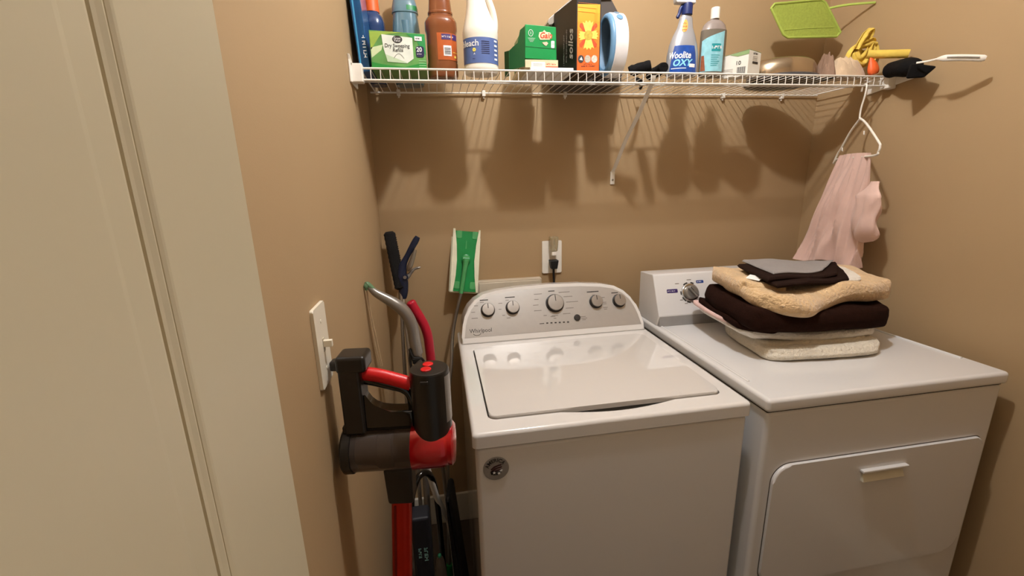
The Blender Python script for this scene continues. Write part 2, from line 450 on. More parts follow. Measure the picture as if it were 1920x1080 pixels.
fp = part('control_panel', G().prism(ins, .0012, silv, CM, z0=-.0004), con, label='silver control face with printed markings')
g = G(); pzf = CM @ Matrix.Translation((0, 0, .0009))
def bar(x, y, w, h, m=inkg): g.prism([(x-w/2, y-h/2), (x+w/2, y-h/2), (x+w/2, y+h/2), (x-w/2, y+h/2)], .0004, m, pzf)
for x, y, w in ((.10, .156, .030), (.195, .160, .036), (.352, .173, .024), (.51, .160, .046), (.595, .150, .026)): bar(x, y, w, .0032, inkd)
for x, y, w in ((.070, .137, .014), (.058, .114, .014), (.062, .092, .022), (.092, .148, .014), (.158, .140, .014), (.155, .118, .010), (.166, .095, .010), (.184, .150, .012), (.183, .084, .014),
                (.300, .165, .030), (.292, .145, .016), (.287, .124, .020), (.292, .103, .028), (.317, .083, .012), (.400, .166, .042), (.412, .148, .034), (.425, .127, .046), (.412, .104, .030), (.398, .084, .028),
                (.345, .077, .018), (.353, .080, .024), (.352, .070, .010), (.545, .135, .016), (.549, .116, .014), (.549, .110, .014), (.549, .096, .018), (.549, .090, .012), (.512, .147, .014), (.455, .068, .026), (.462, .062, .022), (.46, .056, .014), (.60, .141, .014), (.622, .136, .012)): bar(x, y, w, .0020, inkg)
bar(.301, .054, .017, .0024, inkd)
for k in range(6): bar(.321+.0155*k, .0545-.0004*k, .0075, .0045, inkd)
for k in range(3): bar(.337+.031*k, .049, .010, .0014, inkl)
g.text('Whirlpool', .0205, inkd, pzf @ Matrix.Translation((.040, .046, 0)), sxy=(.92, 1))
arc = [(.066+.014*cos(w), .040+.010*sin(w)) for w in [radians(200+i*14) for i in range(12)]]
g.tube([(p[0], p[1], .0003) for p in smooth([(q[0], q[1], 0) for q in arc], 2)], .0008, inkd, 6, M=pzf)
part('printed_marks', g, con)
def knob(x, y, r, h=.016):
    KM = CM @ Matrix.Translation((x, y, .0008))
    g = G(); g.lathe([(r*1.12, 0), (r*1.10, .003), (r*1.02, .004)], darkp, M=KM)
    g.lathe([(r*1.0, .003), (r*.97, h-.003), (r*.93, h-.001)], darkp, M=KM)
    g.lathe([(r*.95, h-.0012), (r*.955, h), (r*.90, h+.0015), (r*.3, h+.0018)], knobm, M=KM)
    k = part('knob', g, con)
    part('pointer', G().box(-.0012, .0012, r*.15, r*.88, h+.0012, h+.0024, inkd, 0, KM), k)
for x, y, r in ((.111, .118, .0230), (.201, .121, .0230), (.359, .126, .0310), (.516, .121, .0230), (.606, .118, .0230)): knob(x, y, r)
part('button', G().lathe([(.0118, 0), (.0118, .004), (.0105, .0055), (.004, .006)], darkp, M=CM @ Matrix.Translation((.435, .066, .0008))), con)
# badge magnet
bdg = thing('round_magnet', 'round grey star emblem magnet on the washer front', 'magnet', (.308, wyf+.003, .826))
BM = frame((.308, wyf+.0035, .826), (1, 0, 0), (0, 0, 1))
part('disc', G().lathe([(.030, 0), (.030, .0012), (.0285, .0018)], mat('badge_grey', '989189', .35, metal=.4), M=BM, n=48), bdg)
g = G()
def arch(v, R=.0215, w=.0): 
    a = radians(100) - v.x/R; return ((R+v.y)*cos(a), (R+v.y)*sin(a), v.z)
g.text('AMERICA', .0125, inkd, BM @ Matrix.Translation((0, 0, .0018)), align='CENTER', fn=arch, off=.0003)
for k, (y0, sc) in enumerate(((.006, 1), (.000, 1.05), (-.006, 1))):
    pts = [(-.013*sc, y0-.006), (-.005, y0+.001), (.004, y0+.0035), (.013*sc, y0+.005), (.012*sc, y0+.0015), (.003, y0-.0005), (-.006, y0-.005), (-.011, y0-.009)]
    g.prism(pts[::-1], .0004, mat('badge_maroon', '3a1414', .5) if k != 1 else MATS['badge_maroon'], BM @ Matrix.Translation((0, 0, .0018)))
g.prism([(-.014, -.008), (-.008, -.004), (0, -.008), (.011, -.006), (.012, -.010), (.003, -.017), (-.006, -.0165), (-.012, -.013)][::-1], .0004, inkd, BM @ Matrix.Translation((0, 0, .0018)))
def star(cx, cy, r): return [(cx+(r if i % 2 == 0 else r*.42)*cos(radians(90+36*i)), cy+(r if i % 2 == 0 else r*.42)*sin(radians(90+36*i))) for i in range(10)]
for cx, cy in ((-.005, -.010), (.006, -.0125), (.011, -.006)): g.prism(star(cx, cy, .0042), .0006, inkw, BM @ Matrix.Translation((0, 0, .0018)))
part('emblem', g, bdg)

# ------------------------------------------------------------------ dryer
dx0, dx1, dyf, dz = .977, 1.714, -.820, .935
dr = thing('clothes_dryer', 'white front-load dryer with folded laundry on top, by the right wall', 'dryer', ((dx0+dx1)/2, -.45, 0))
g = G().box(dx0+.006, dx1-.006, dyf+.006, -.10, .02, dz-.037, enam2, .012)
for x in (dx0+.06, dx1-.06):
    for y in (dyf+.07, -.15): g.cyl((x, y, 0), (x, y, .03), .022, darkp)
part('cabinet', g, dr)
part('seam', G().box(dx0+.008, dx1-.008, dyf+.010, -.11, dz-.040, dz-.035, seamm), dr)
tp = part('top_panel', G().box(dx0, dx1, dyf, -.09, dz-.036, dz, enam2, .010, seg=4), dr)
g = G()
g2 = G()
rim = smooth([(dx0+.022, -.26, dz-.0006), (dx0+.022, -.55, dz-.0006), (dx0+.022, dyf+.10, dz-.0006)], 4)
g.tube(rim, .0045, enam2, 8, flat=1)
rim = smooth([(dx1-.022, -.12, dz-.0006), (dx1-.022, -.55, dz-.0006), (dx1-.022, dyf+.10, dz-.0006)], 4)
g2.tube(rim, .0045, enam2, 8)
part('top_rim', g, tp); part('top_rim', g2, tp)
# console profile (y,z) extruded along x
cx0, cx1 = .985, 1.706
prof = [(-.247, dz), (-.264, dz+.040), (-.262, dz+.046), (-.203, dz+.181), (-.197, dz+.185), (-.10, dz+.178), (-.10, dz)]
M = Matrix(((0, 0, 1, cx0), (1, 0, 0, 0), (0, 1, 0, 0), (0, 0, 0, 1)))
con2 = part('console', G().prism(prof, cx1-cx0, enam2, M), dr)
md = con2.modifiers.new('bevel', 'BEVEL'); md.width = .004; md.segments = 3; md.limit_method = 'ANGLE'; md.angle_limit = radians(20)
e = Vector((0, .059, .135)).normalized()
KM0 = frame((cx0, -.262, dz+.046), (1, 0, 0), e)      # x across, y up face
part('base_shade_strip', G().box(cx0+.004, cx1-.004, -.2635, -.249, dz+.0005, dz+.038, mat('console_shade', '9a9794', .5), .001), con2, label='strip under the control face, shade of the overhang put into its grey')  # grey colour paints the shade below the overhanging face
g = G(); PM = KM0 @ Matrix.Translation((0, 0, .0003))
def ring_pts(cx, cy, r0, r1, a0, a1, n=20):
    A = [(cx+r1*cos(radians(a0+(a1-a0)*i/n)), cy+r1*sin(radians(a0+(a1-a0)*i/n))) for i in range(n+1)]
    B = [(cx+r0*cos(radians(a0+(a1-a0)*i/n)), cy+r0*sin(radians(a0+(a1-a0)*i/n))) for i in range(n+1)]
    return A+B[::-1]
KX, KY = .138, .075
for a0, a1 in ((205, 235), (240, 262), (275, 292), (170, 190), (100, 128), (60, 80)): g.prism(ring_pts(KX, KY, .035, .040, a0, a1), .0005, inkd, PM)
g.prism(ring_pts(KX, KY, .0345, .0355, 80, 300), .0005, inkg, PM)
g.prism(rrect(.045, .088, .078, .092, .003), .0005, inkp, PM); g.marks(7, .0075, inkw, PM @ Matrix.Translation((.048, .085, .0005)))
g.prism(rrect(.168, .198, .108, .119, .003), .0005, inkb, PM); g.marks(5, .007, inkw, PM @ Matrix.Translation((.171, .1135, .0005)))
for x, y, w in ((.09, .110, .016), (.098, .048, .012), (.115, .034, .012), (.14, .122, .018)): g.prism([(x-w/2, y), (x+w/2, y), (x+w/2, y+.0025), (x-w/2, y+.0025)], .0004, inkg, PM)
part('printed_marks', g, con2)
g = G(); DMk = KM0 @ Matrix.Translation((KX, KY, 0))
g.lathe([(.033, 0), (.033, .004), (.030, .006)], chrome, M=DMk)
g.lathe([(.027, .004), (.026, .014), (.022, .018), (.004, .019)], silvp, M=DMk)
kk = part('knob', g, con2)
part('grip', G().box(-.006, .006, -.024, .024, .010, .030, silvp, .004, DMk @ Matrix.Rotation(radians(38), 4, 'Z')), kk)
part('pointer', G().box(-.001, .001, .004, .020, .0285, .0305, inkd, 0, DMk @ Matrix.Rotation(radians(38), 4, 'Z')), kk)
# door on the front
FM = frame((0, dyf+.006, 0), (1, 0, 0), (0, 0, 1))
out_p = rrect(1.018, 1.678, .364, .744, (.022, .05, .05, .05), 8)
dg = G(); n = len(out_p)
part('door_gap', G().prism(rrect(1.0155, 1.6805, .3615, .7465, (.024, .052, .052, .052), 8), .0006, mat('gap_shadow', '5b544c', .8), FM), dr)
dd_ = part('door', G().prism(out_p, .009, enam2, FM, r=.006, seg=4), dr)
g = G(); g.box(1.280, 1.424, dyf-.014, dyf-.002, .693, .700, enam2, .002)
g.hexa([(1.286, dyf-.012, .664), (1.417, dyf-.012, .664), (1.417, dyf-.002, .664), (1.286, dyf-.002, .664), (1.288, dyf-.004, .690), (1.415, dyf-.004, .690), (1.415, dyf-.002, .690), (1.288, dyf-.002, .690)], mat('handle_cream', 'd8d2bd', .35), .001)
part('door_handle', g, dd_)

# ------------------------------------------------------------------ wire shelf
SZ = 1.7795
def shz(x): return SZ + .004*(x/RW)
sh = thing('wire_shelf', 'white ventilated wire shelf spanning the back wall above the machines', 'shelf', (RW/2, -.15, SZ))
g = G()
n = 66
xs = [.028 + i*(RW-.056)/n for i in range(n+1)]
for x in xs:
    z = shz(x)
    g.tube([(x, -.006, z-.0025), (x, -.301, z-.0025), (x, -.3055, z-.005), (x, -.3065, z-.012), (x, -.3065, z-.030)], .00125, wirem, 6)
part('deck_wires', g, sh)
def rod(name, y, dzv, r): part(name, G().cyl((.012, y, shz(0)+dzv), (RW-.012, y, shz(RW)+dzv), r, wirem, n=10), sh)
rod('front_rod', -.3035, 0, .0030); rod('lip_rod', -.3055, -.0300, .0030); rod('middle_rod', -.17, -.006, .0028); rod('back_rod', -.010, -.006, .0028)
for x in (.028, RW-.028):
    part('end_wire', G().cyl((x, -.008, shz(x)-.004), (x, -.30, shz(x)-.004), .0022, wirem, n=8), sh)
g = G().box(0.0005, .034, -.318, -.290, SZ-.038, SZ+.010, whitep, .003).box(0.0005, .006, -.33, -.23, SZ-.040, SZ+.016, whitep, .002)
g.hexa([(.0005, -.322, SZ+.008), (.010, -.322, SZ+.008), (.010, -.314, SZ+.008), (.0005, -.314, SZ+.008), (.0005, -.330, SZ+.030), (.006, -.330, SZ+.030), (.006, -.324, SZ+.030), (.0005, -.324, SZ+.030)], whitep, .001)
part('end_bracket', g, sh)
g = G().box(RW-.034, RW-.0005, -.318, -.290, SZ-.036, SZ+.006, whitep, .003)
g.hexa([(RW-.006, -.40, SZ-.012), (RW-.0005, -.40, SZ-.012), (RW-.0005, -.22, SZ-.040), (RW-.006, -.22, SZ-.040), (RW-.006, -.40, SZ+.012), (RW-.0005, -.40, SZ+.012), (RW-.0005, -.22, SZ+.012), (RW-.006, -.22, SZ+.012)], whitep, .001)
part('end_bracket', g, sh)
for x in (.105, .40, .70, 1.02, 1.34, 1.60):
    part('wall_clip', G().box(x-.006, x+.006, -.016, 0, SZ-.016, SZ+.004, whitep, .002).cyl((x, -.008, SZ-.014), (x, -.008, SZ-.022), .003, whitep, n=10), sh)
# support brace (flattened strip with a bolted foot)
bx = .897
pl = [Vector((bx, -.302, SZ-.004)), Vector((bx, -.285, SZ-.030)), Vector((bx, -.200, SZ-.110)), Vector((bx, -.115, SZ-.175)), Vector((bx, -.030, SZ-.262)), Vector((bx, -.004, SZ-.285)), Vector((bx, -.0035, SZ-.312))]
g = G()
sp = smooth(pl, 5)
vs = []; fs = []
for i, p in enumerate(sp):
    t = (sp[min(i+1, len(sp)-1)]-sp[max(i-1, 0)]).normalized(); nn = Vector((0, t.z, -t.y)); w = .0070
    for a, b in ((-w, -.0012), (w, -.0012), (w, .0012), (-w, .0012)): vs.append(p+Vector((a, 0, 0))+nn*b)
for i in range(len(sp)-1):
    for j in range(4): fs.append([i*4+j, i*4+(j+1) % 4, i*4+4+(j+1) % 4, i*4+4+j])
g.add(vs, fs, whitep)
g.box(bx-.009, bx+.009, -.005, -.0005, SZ-.332, SZ-.283, whitep, .0015)
br = part('support_brace', g, sh)
part('screw', G().cyl((bx, -.0045, SZ-.315), (bx, -.0075, SZ-.315), .0035, alum, n=12), br)

# ------------------------------------------------------------------ things on the shelf (z of deck top = ZS)
ZS = SZ + .0005
def zs(x): return shz(x) - .0005
# 1 tall blue carton by the left wall
def front(x0, y, z0=0): return frame((x0, y-.0001, z0), (1, 0, 0), (0, 0, 1))
t = thing('blue_carton', 'tall glossy blue carton leaning at the shelf left end', 'carton', (.04, -.22, zs(.04)))
z0 = zs(.03)
g = G().hexa([(.020, -.262, z0), (.050, -.275, z0), (.050, -.13, z0), (.020, -.13, z0), (.006, -.262, z0+.27), (.036, -.275, z0+.27), (.036, -.13, z0+.27), (.006, -.13, z0+.27)], mat('carton_blue', '14578f', .28, var=.15, vscale=18, coat=.4), .002)
part('body', g, t)
LM = frame((.050, -.2765, z0+.015), (-.010, 0, .27), (-1, 0, 0))
g = G(); g.marks(7, .014, inkw, LM @ Matrix.Translation((.02, .008, 0)))
g.prism([(0, .022), (.24, .022), (.24, .026), (0, .026)], .0004, mat('carton_light_blue', '3f93bf', .4), LM)
part('lettering', g, t)
# 2 dark blue bottle with orange cap
def bottle(name, label, x, y, prof, m, sx=1, sy=1, p=2.6, cat='bottle', **k):
    t = thing(name, label, cat, (x, y, zs(x))); part('body', G().lathe(prof, m, (x, y, zs(x)), sx=sx, sy=sy, p=p, **k), t); return t
navygl = mat('navy_bottle', '24406e', .22, var=.1, coat=.4, trans=.15)
t = bottle('dark_blue_bottle', 'dark blue bottle with an orange cap behind the sweeping refills box', .050, -.088,
           [(.028, 0), (.031, .01), (.031, .145), (.035, .163), (.035, .180), (.029, .198), (.021, .206), (.020, .213)], navygl)
z = zs(.05)
part('cap', G().lathe([(.022, .210), (.022, .216), (.0185, .30), (.017, .31)], orangep, (.050, -.088, z)), t)
part('label', G().lathe([(.0325, .02), (.0325, .08)], mat('label_blue', '2a62a8', .4, var=.2, vscale=80), (.050, -.088, z), p=2.6, a0=-pi*.95, a1=-pi*.05, cap=False), t)
# 3 teal bottle behind
tealg = mat('teal_bottle', '6a8c9c', .14, var=.06, coat=.5, trans=.25)
t = bottle('teal_bottle', 'teal blue liquid bottle behind the sweeping refills box', .150, -.085,
           [(.044, 0), (.047, .01), (.047, .10), (.044, .15), (.040, .19), (.038, .205), (.038, .208), (.041, .210), (.040, .226), (.034, .25), (.020, .262), (.016, .27)], tealg, sx=1, sy=.75)
part('recessed_panel', G().lathe([(.046, .06), (.0405, .185)], mat('teal_panel', '55788a', .3, trans=.1), (.150, -.087, zs(.15)), sx=.6, sy=.78, a0=-pi*.85, a1=-pi*.15, cap=False), t)
part('cap', G().lathe([(.018, .268), (.018, .30), (.012, .305)], greenp, (.150, -.085, zs(.15))), t)
part('neck_stripe', G().lathe([(.0408, .214), (.0400, .228)], mat('stripe_green', '1f7a44', .4), (.150, -.085, zs(.15)), sx=1, sy=.75, p=2.6, a0=-pi*.45, a1=-pi*.15, cap=False), t)
# 4 dry sweeping refills box
bxg = mat('refill_box_green', '5c9450', .35, var=.35, vscale=11, coat=.3)
t = thing('refill_box', 'green box of dry sweeping refills at the front of the shelf', 'box', (.13, -.22, zs(.13)))
z0 = zs(.13)
g = G().hexa([(.057, -.292, z0), (.208, -.292, z0), (.208, -.135, z0), (.057, -.135, z0), (.057, -.292, z0+.100), (.208, -.292, z0+.094), (.208, -.135, z0+.094), (.057, -.135, z0+.100)], bxg, .0015)
part('carton', g, t)
g = G(); M = front(.057, -.292, z0)
M2 = M @ Matrix.Translation((0, 0, .0003)); M3 = M @ Matrix.Translation((0, 0, .0008))
g.prism([(.001, .001), (.151, .001), (.151, .022), (.09, .008), (.03, .014), (.001, .02)], .0004, mat('box_deep_green', '2a8a3c', .4), M)
g.prism([(.10, .093), (.15, .092), (.151, .04), (.14, .05), (.128, .075)], .0004, mat('box_mid_green', '2d9150', .4), M)
g.prism([(.002, .05), (.030, .088), (.09, .096), (.03, .0975), (.002, .096)], .0004, mat('box_lime', '93b04c', .4), M)
g.prism([(.002, .03), (.03, .05), (.035, .064), (.002, .056)], .0004, mat('box_pale', 'cddcb0', .4), M)
g.prism([(.033, .090), (.116, .083), (.116, .030), (.098, .018), (.044, .022), (.036, .055)], .0005, mat('refill_cloth', 'dfe6dc', .6, var=.08), M2)
g.prism([(.040, .040), (.096, .020), (.098, .0175), (.044, .021)], .0006, mat('box_pale2', 'bcd3b2', .5), M2)
g.tube([(.062+.028*i/10, .030+.012*sin(pi*i/10), .0006) for i in range(11)], .0006, inkg, 6, M=M2)
g.prism(circ(.075, .078, .0135, 24, .0095), .0005, inkd, M3)
g.text('Great', .008, inkw, M3 @ Matrix.Translation((.0655, .0805, .0005))); g.text('Value', .008, inkw, M3 @ Matrix.Translation((.0655, .0745, .0005)))
g.text('Dry Sweeping', .0140, inkd, M3 @ Matrix.Translation((.039, .0615, 0)), shear=.1, sxy=(.86, 1), off=.0002); g.text('Refills', .0135, inkd, M3 @ Matrix.Translation((.060, .0505, 0)), shear=.1, sxy=(.9, 1), off=.0002)
g.prism(rrect(.124, .146, .034, .062, .006), .0005, inkn, M3); g.text('20', .016, inkw, M3 @ Matrix.Translation((.1255, .053, .0005)), sxy=(.95, 1), off=.0003); g.marks(5, .005, inkw, M3 @ Matrix.Translation((.1265, .042, .0005)))
g.prism([(.122, .076), (.142, .0755), (.142, .086), (.122, .087)], .0005, inkw, M3); g.marks(3, .006, inkn, M3 @ Matrix.Translation((.125, .081, .0005)))
for k in range(4): g.prism([(.13, .006+k*.006), (.15, .006+k*.006), (.15, .0075+k*.006), (.13, .0075+k*.006)], .0004, mat('box_pale3', '9fd0a0', .5) if k == 0 else MATS['box_pale3'], M2)
part('printed_front', g, t)
# 5 brown bottle
brn = mat('brown_liquid_bottle', '80492a', .14, var=.05, coat=.5, trans=.12)
x, y = .257, -.190; z = zs(x)
t = bottle('brown_bottle', 'tall brown bottle with an orange label and barcode', x, y,
           [(.042, 0), (.0465, .006), (.0465, .038), (.0445, .044), (.0445, .122), (.048, .132), (.048, .152), (.042, .163), (.036, .168), (.035, .176), (.033, .20), (.029, .24), (.018, .26), (.016, .272)], brn, sx=1, sy=.85)
part('neck_ring', G().lathe([(.0365, .174), (.0372, .178), (.036, .181)], brn, (x, y, z), sx=1, sy=.85, p=2.6), t)
part('cap', G().lathe([(.019, .268), (.019, .295), (.014, .30)], whitep, (x, y, z)), t)
lb = part('label', G().lathe([(.0455, .045), (.0455, .118)], mat('label_orange', 'b05628', .3, var=.1, vscale=50, coat=.3), (x, y, z), sx=1, sy=.85, p=2.6, a0=-pi*.60, a1=-pi*.02, cap=False), t)
def wrap(x, y, z, R, sy, a0, h0, zoff=.001):
    def f(v):
        a = a0 + v.x/R; q = (abs(cos(a))**2.6+abs(sin(a))**2.6)**(-1/2.6); rr = R+zoff+v.z
        return (x+rr*cos(a)*q, y+rr*sy*sin(a)*q, z+h0+v.y)
    return f
def wpatch(g, x, y, z, R, sy, a0, a1, h0, h1, m, zoff=.0008):
    f = wrap(x, y, z, R, sy, a0, 0, zoff); n = 8
    g.surf(lambda u, v: f(Vector(((a1-a0)*R*u, h0+(h1-h0)*v, 0))), n, 1, m, th=.0004)
g = G()
wpatch(g, x, y, z, .0455, .85, -1.60, -1.02, .100, .115, inkp); wpatch(g, x, y, z, .0455, .85, -.92, -.50, .100, .115, inkp)
wpatch(g, x, y, z, .0455, .85, -1.50, -1.00, .056, .084, inkw)
for k in range(6): wpatch(g, x, y, z, .0455, .85, -1.44, -1.05, .060+.0032*k, .0612+.0032*k+.0003*(k % 3), inkd, .0014)
g.marks(7, .008, inkw, None, fn=wrap(x, y, z, .0455, .85, -1.56, .1075, .0012))
g.marks(7, .005, inky, None, fn=wrap(x, y, z, .0455, .85, -.90, .066, .0010))
wpatch(g, x, y, z, .0455, .85, -.80, -.62, .052, .058, inky)
part('print', g, lb)
# 6 bleach bottle
whb = mat('bleach_bottle', 'e6e0d4', .33, var=.01)
x, y = .369, -.248; z = zs(x)
def boff(zz): return (0, 0) if zz < .12 else (-.018*((zz-.12)/.13)**1.2, 0)
t = thing('bleach_bottle', 'white bleach jug with a blue label and a side handle', 'bottle', (x, y, z))
def rad(zz): return .052
prof = [(.046, 0), (.052, .008), (.052, .016), (.0505, .020), (.0505, .094), (.052, .098), (.052, .112), (.050, .120), (.044, .138), (.036, .160), (.030, .182), (.026, .205), (.021, .228), (.017, .240), (.016, .255)]
part('body', G().lathe(prof, whb, (x, y, z), sy=.8, off=boff), t)
hp_ = [(x+.040, y-.004, z+.104), (x+.044, y-.004, z+.125), (x+.043, y-.004, z+.150), (x+.036, y-.004, z+.178), (x+.022, y-.004, z+.208), (x+.000, y-.004, z+.228)]
part('handle', G().tube(smooth(hp_, 5), .0088, whb, 14), t)
part('cap', G().lathe([(.020, .248), (.020, .275), (.017, .28)], inkb, (x-.018, y, z)), t)
lbl = part('label', G().lathe([(.0512, .024), (.0512, .092)], mat('label_periwinkle', '52679c', .4, var=.05), (x, y, z), sy=.8, a0=-pi*1.02, a1=pi*.02, cap=False), t)
def wr2(a0, h0, zo=.001, R=.0512):
    def f(v):
        a = a0+v.x/R; rr = R+zo+v.z; return (x+rr*cos(a), y+rr*.8*sin(a), z+h0+v.y)
    return f
g = G(); g.text('bleach', .024, inkw, None, fn=wr2(-2.95, .076), off=.0002)
for k in range(7): g.surf(lambda u, v, k=k: wr2(-1.62, .080-.0052*k)(Vector((.024*u, .0016*v, 0))), 4, 1, inkn, th=.0003)
for k in range(5): g.surf(lambda u, v, k=k: wr2(-.80, .082-.012*k)(Vector((.014*u, .005*v, 0))), 4, 1, inkw, th=.0003)
g.text('o', .016, inky, None, fn=wr2(-2.12, .060), off=.0012); g.text('A', .008, inkw, None, fn=wr2(-2.08, .048)); g.text('~', .014, inkn, None, fn=wr2(-2.15, .036))
part('print', g, lbl)
# 7 stack of papers / flat boxes and the green carton on top
z0 = zs(.55)
t = thing('flat_white_box', 'thin white box lying flat at the bottom under the green carton', 'box', (.58, -.20, z0))
part('carton', G().box(.508, .640, -.298, -.16, z0, z0+.012, tagw, .001), t)
g = G(); M = front(.508, -.298, z0)
for k in range(6): g.prism([(.01+.02*k, .004), (.02+.02*k, .004), (.02+.02*k, .0055), (.01+.02*k, .0055)], .0003, inkl, M)
part('print', g, t)
creamb = mat('cream_card', 'd8c9a4', .6, var=.06)
t = thing('cream_flat_box', 'small cream box with red print between the white box and green carton', 'box', (.56, -.20, z0+.012))
part('carton', G().box(.494, .594, -.292, -.08, z0+.0122, z0+.034, creamb, .001), t)
g = G(); M = front(.494, -.292, z0+.0122); g.prism([(.018, .0005), (.060, .0005), (.060, .016), (.018, .016)], .0004, tagw, M)
g.marks(7, .007, inkr, M @ Matrix.Translation((.065, .010, .0001))); g.prism([(.062, .002), (.10, .002), (.10, .004), (.062, .004)], .0004, inkr, M)
for k in range(3): g.prism([(.024, .004+.003*k), (.052, .004+.003*k), (.052, .0048+.003*k), (.024, .0048+.003*k)], .0003, inkl, M @ Matrix.Translation((0, 0, .0004)))
part('print', g, t)
z1 = z0+.0345
gm = mat('carton_green', '068a45', .35, var=.04, coat=.3); gd = mat('carton_green_inner', '1d5a2c', .6, var=.05)
t = thing('green_carton', 'bright green scent-bead carton with a torn side, on the flat boxes', 'box', (.55, -.2, z1))
gy = -.290
g = G().hexa([(.494, gy, z1+.003), (.590, gy, z1), (.590, -.110, z1), (.494, -.110, z1), (.496, gy, z1+.093), (.588, gy, z1+.088), (.588, -.110, z1+.088), (.496, -.110, z1+.093)], gm, .0012)
part('carton', g, t)
g = G()
sp_ = [(.0, -.018), (.0, .088), (.020, .082), (.032, .050), (.052, .044), (.072, .036), (.072, -.018)]
M = frame((.494, gy+.002, z1), (-.62, .78, 0), (0, 0, 1))
g.prism([(a*.85, max(b, -.033)) for a, b in sp_], .0015, gd, M)
M = frame((.455, gy+.050, z1), (-.3, .9, 0), (0, 0, 1)); g.prism([(0, -.033), (.03, -.033), (.03, .040), (0, .036)], .0012, gd, M)
part('torn_flap', g, t, label='dark green torn side flap')
g = G(); M = front(.494, gy, z1)
g.text('Gain', .022, inkr, M @ Matrix.Translation((.044, .064, .0012)), shear=.25, sxy=(.9, 1), off=.0006)
g.prism([(.041, .062), (.044, .073), (.054, .074), (.058, .079), (.064, .074), (.076, .073), (.080, .063), (.074, .054), (.046, .053)][::-1], .0004, mat('logo_cream', 'f3e6b4', .5), M @ Matrix.Translation((0, 0, .0006)))
g.prism([(.052, .046), (.066, .048), (.070, .044), (.064, .037), (.058, .040)][::-1], .0004, mat('logo_pink', 'f0c0a8', .5), M @ Matrix.Translation((0, 0, .0006)))
g.tube([(.018+.0065*cos(2*pi*i/20), .070+.0085*sin(2*pi*i/20), .0008) for i in range(20)], .0007, inkw, 6, M=M, closed=True); g.text('1', .011, inkw, M @ Matrix.Translation((.0155, .070, .0006)))
for k in range(4): g.prism([(.009+.002*k, .056-.003*k), (.031-.002*k, .056-.003*k), (.031-.002*k, .0574-.003*k), (.009+.002*k, .0574-.003*k)], .0004, mat('print_pale_green', '9fd6ae', .5) if k == 0 else MATS['print_pale_green'], M @ Matrix.Translation((0, 0, .0004)))
g.prism(rrect(.079, .089, .032, .051, .002), .0004, inkw, M @ Matrix.Translation((0, 0, .0005))); g.text('10', .008, gm, M @ Matrix.Translation((.0795, .042, .0009)))
g.prism([(.001, .0345), (.094, .0295), (.094, .0303), (.001, .0353)], .0003, gd, M @ Matrix.Translation((0, 0, .0006)))
part('print', g, t)
# 8 black box with orange front, and the grey bin behind
bkb = mat('black_box', '1a1512', .4, var=.1)
x0, x1 = .650, .723; y0 = -.290; z0 = zs(.7)
t = thing('orange_fronted_box', 'black box with an orange flower-printed front beside the blue iron-shaped case', 'box', (.70, -.2, z0))
g = G().hexa([(x0, y0, z0), (x1, y0-.006, z0), (x1, -.15, z0), (x0-.030, -.15, z0), (x0, y0, z0+.205), (x1, y0-.006, z0+.202), (x1, -.15, z0+.202), (x0-.030, -.15, z0+.205)], bkb, .0012)
part('carton', g, t)
M = frame((x0, y0-.0004, z0), (x1-x0, -.006, 0), (0, 0, 1)); w = .0742
g = G()
for k, c_ in enumerate(('e8662c', 'ea6c2c', 'ec742c', 'ee7e2c', 'f0882c', 'f2942e', 'f3a032', 'f4ac38')):
    a = .004+.0225*k; g.prism([(.003, a), (w-.004, a-.0005), (w-.004, a+.0222), (.003, a+.0225)], .0005, mat('orange_print', c_, .35, var=.02, coat=.2), M)
part('orange_front', g, t)
g = G(); M2 = M @ Matrix.Translation((0, 0, .0007)); cx, cy = .036, .102
fl = mat('flower_yellow', 'e6cf5c', .45, var=.25, vscale=90); fr_ = mat('flower_red', 'c8491e', .5)
for k in range(4):
    w0 = radians(45+90*k)
    g.prism([(cx+.004*cos(w0+1.5), cy+.004*sin(w0+1.5)), (cx+.004*cos(w0-1.5), cy+.004*sin(w0-1.5)), (cx+.033*cos(w0-.16), cy+.040*sin(w0-.16)), (cx+.036*cos(w0), cy+.044*sin(w0)), (cx+.033*cos(w0+.16), cy+.040*sin(w0+.16))], .0003, fr_, M2)
for k in range(4):
    w0 = radians(90*k+3); L_ = .030 if k % 2 == 0 else .040
    P_ = [(cx+.006*cos(w0-1.4), cy+.008*sin(w0-1.4))]
    for j in range(7):
        q = -.42+.14*j; rr = L_*(1 if j % 2 == 0 else .84); P_.append((cx+rr*cos(w0+q), cy+rr*sin(w0+q)))
    P_.append((cx+.006*cos(w0+1.4), cy+.008*sin(w0+1.4)))
    g.prism(P_, .0006, fl, M2)
g.prism(circ(cx, cy, .013, 18), .0010, mat('flower_olive', 'bfa53a', .5, var=.2, vscale=150), M2)
for k, cc in enumerate(('3a3a3a', 'b9b0a2', 'cfc8bc')): g.prism(circ(.0145+.0205*k, .038, .0092, 20, .0105), .0006, mat('icon_tone', cc, .5, var=.3, vscale=200), M2)
g.prism([(.010, .036), (.016, .044), (.020, .034)], .0010, inkw, M2)
g.marks(7, .006, inkd, M2 @ Matrix.Translation((.024, .0235, 0))); g.marks(12, .0062, inkd, M2 @ Matrix.Translation((.016, .018, 0)))
for a, b in ((.004, .188), (.010, .176), (.016, .165)):
    g.tube([(.005, b, .0003), (w-.010-a*.6, b-.004, .0003), (w-.010-a*.6, b-.05, .0003)], .0004, inko, 5, M=M2)
part('print', g, t)
M = frame((x0-.012, -.196, z0+.035), (0, 0, 1), (.028, -.12, 0)); M = frame((x0-.0008, y0+.004, z0), (0, 0, 1), (.028*-1, .12, 0))
g = G(); M = frame((x0-.0074, y0+.028, z0+.03), (0, 0, 1), (-.028, .12, 0))
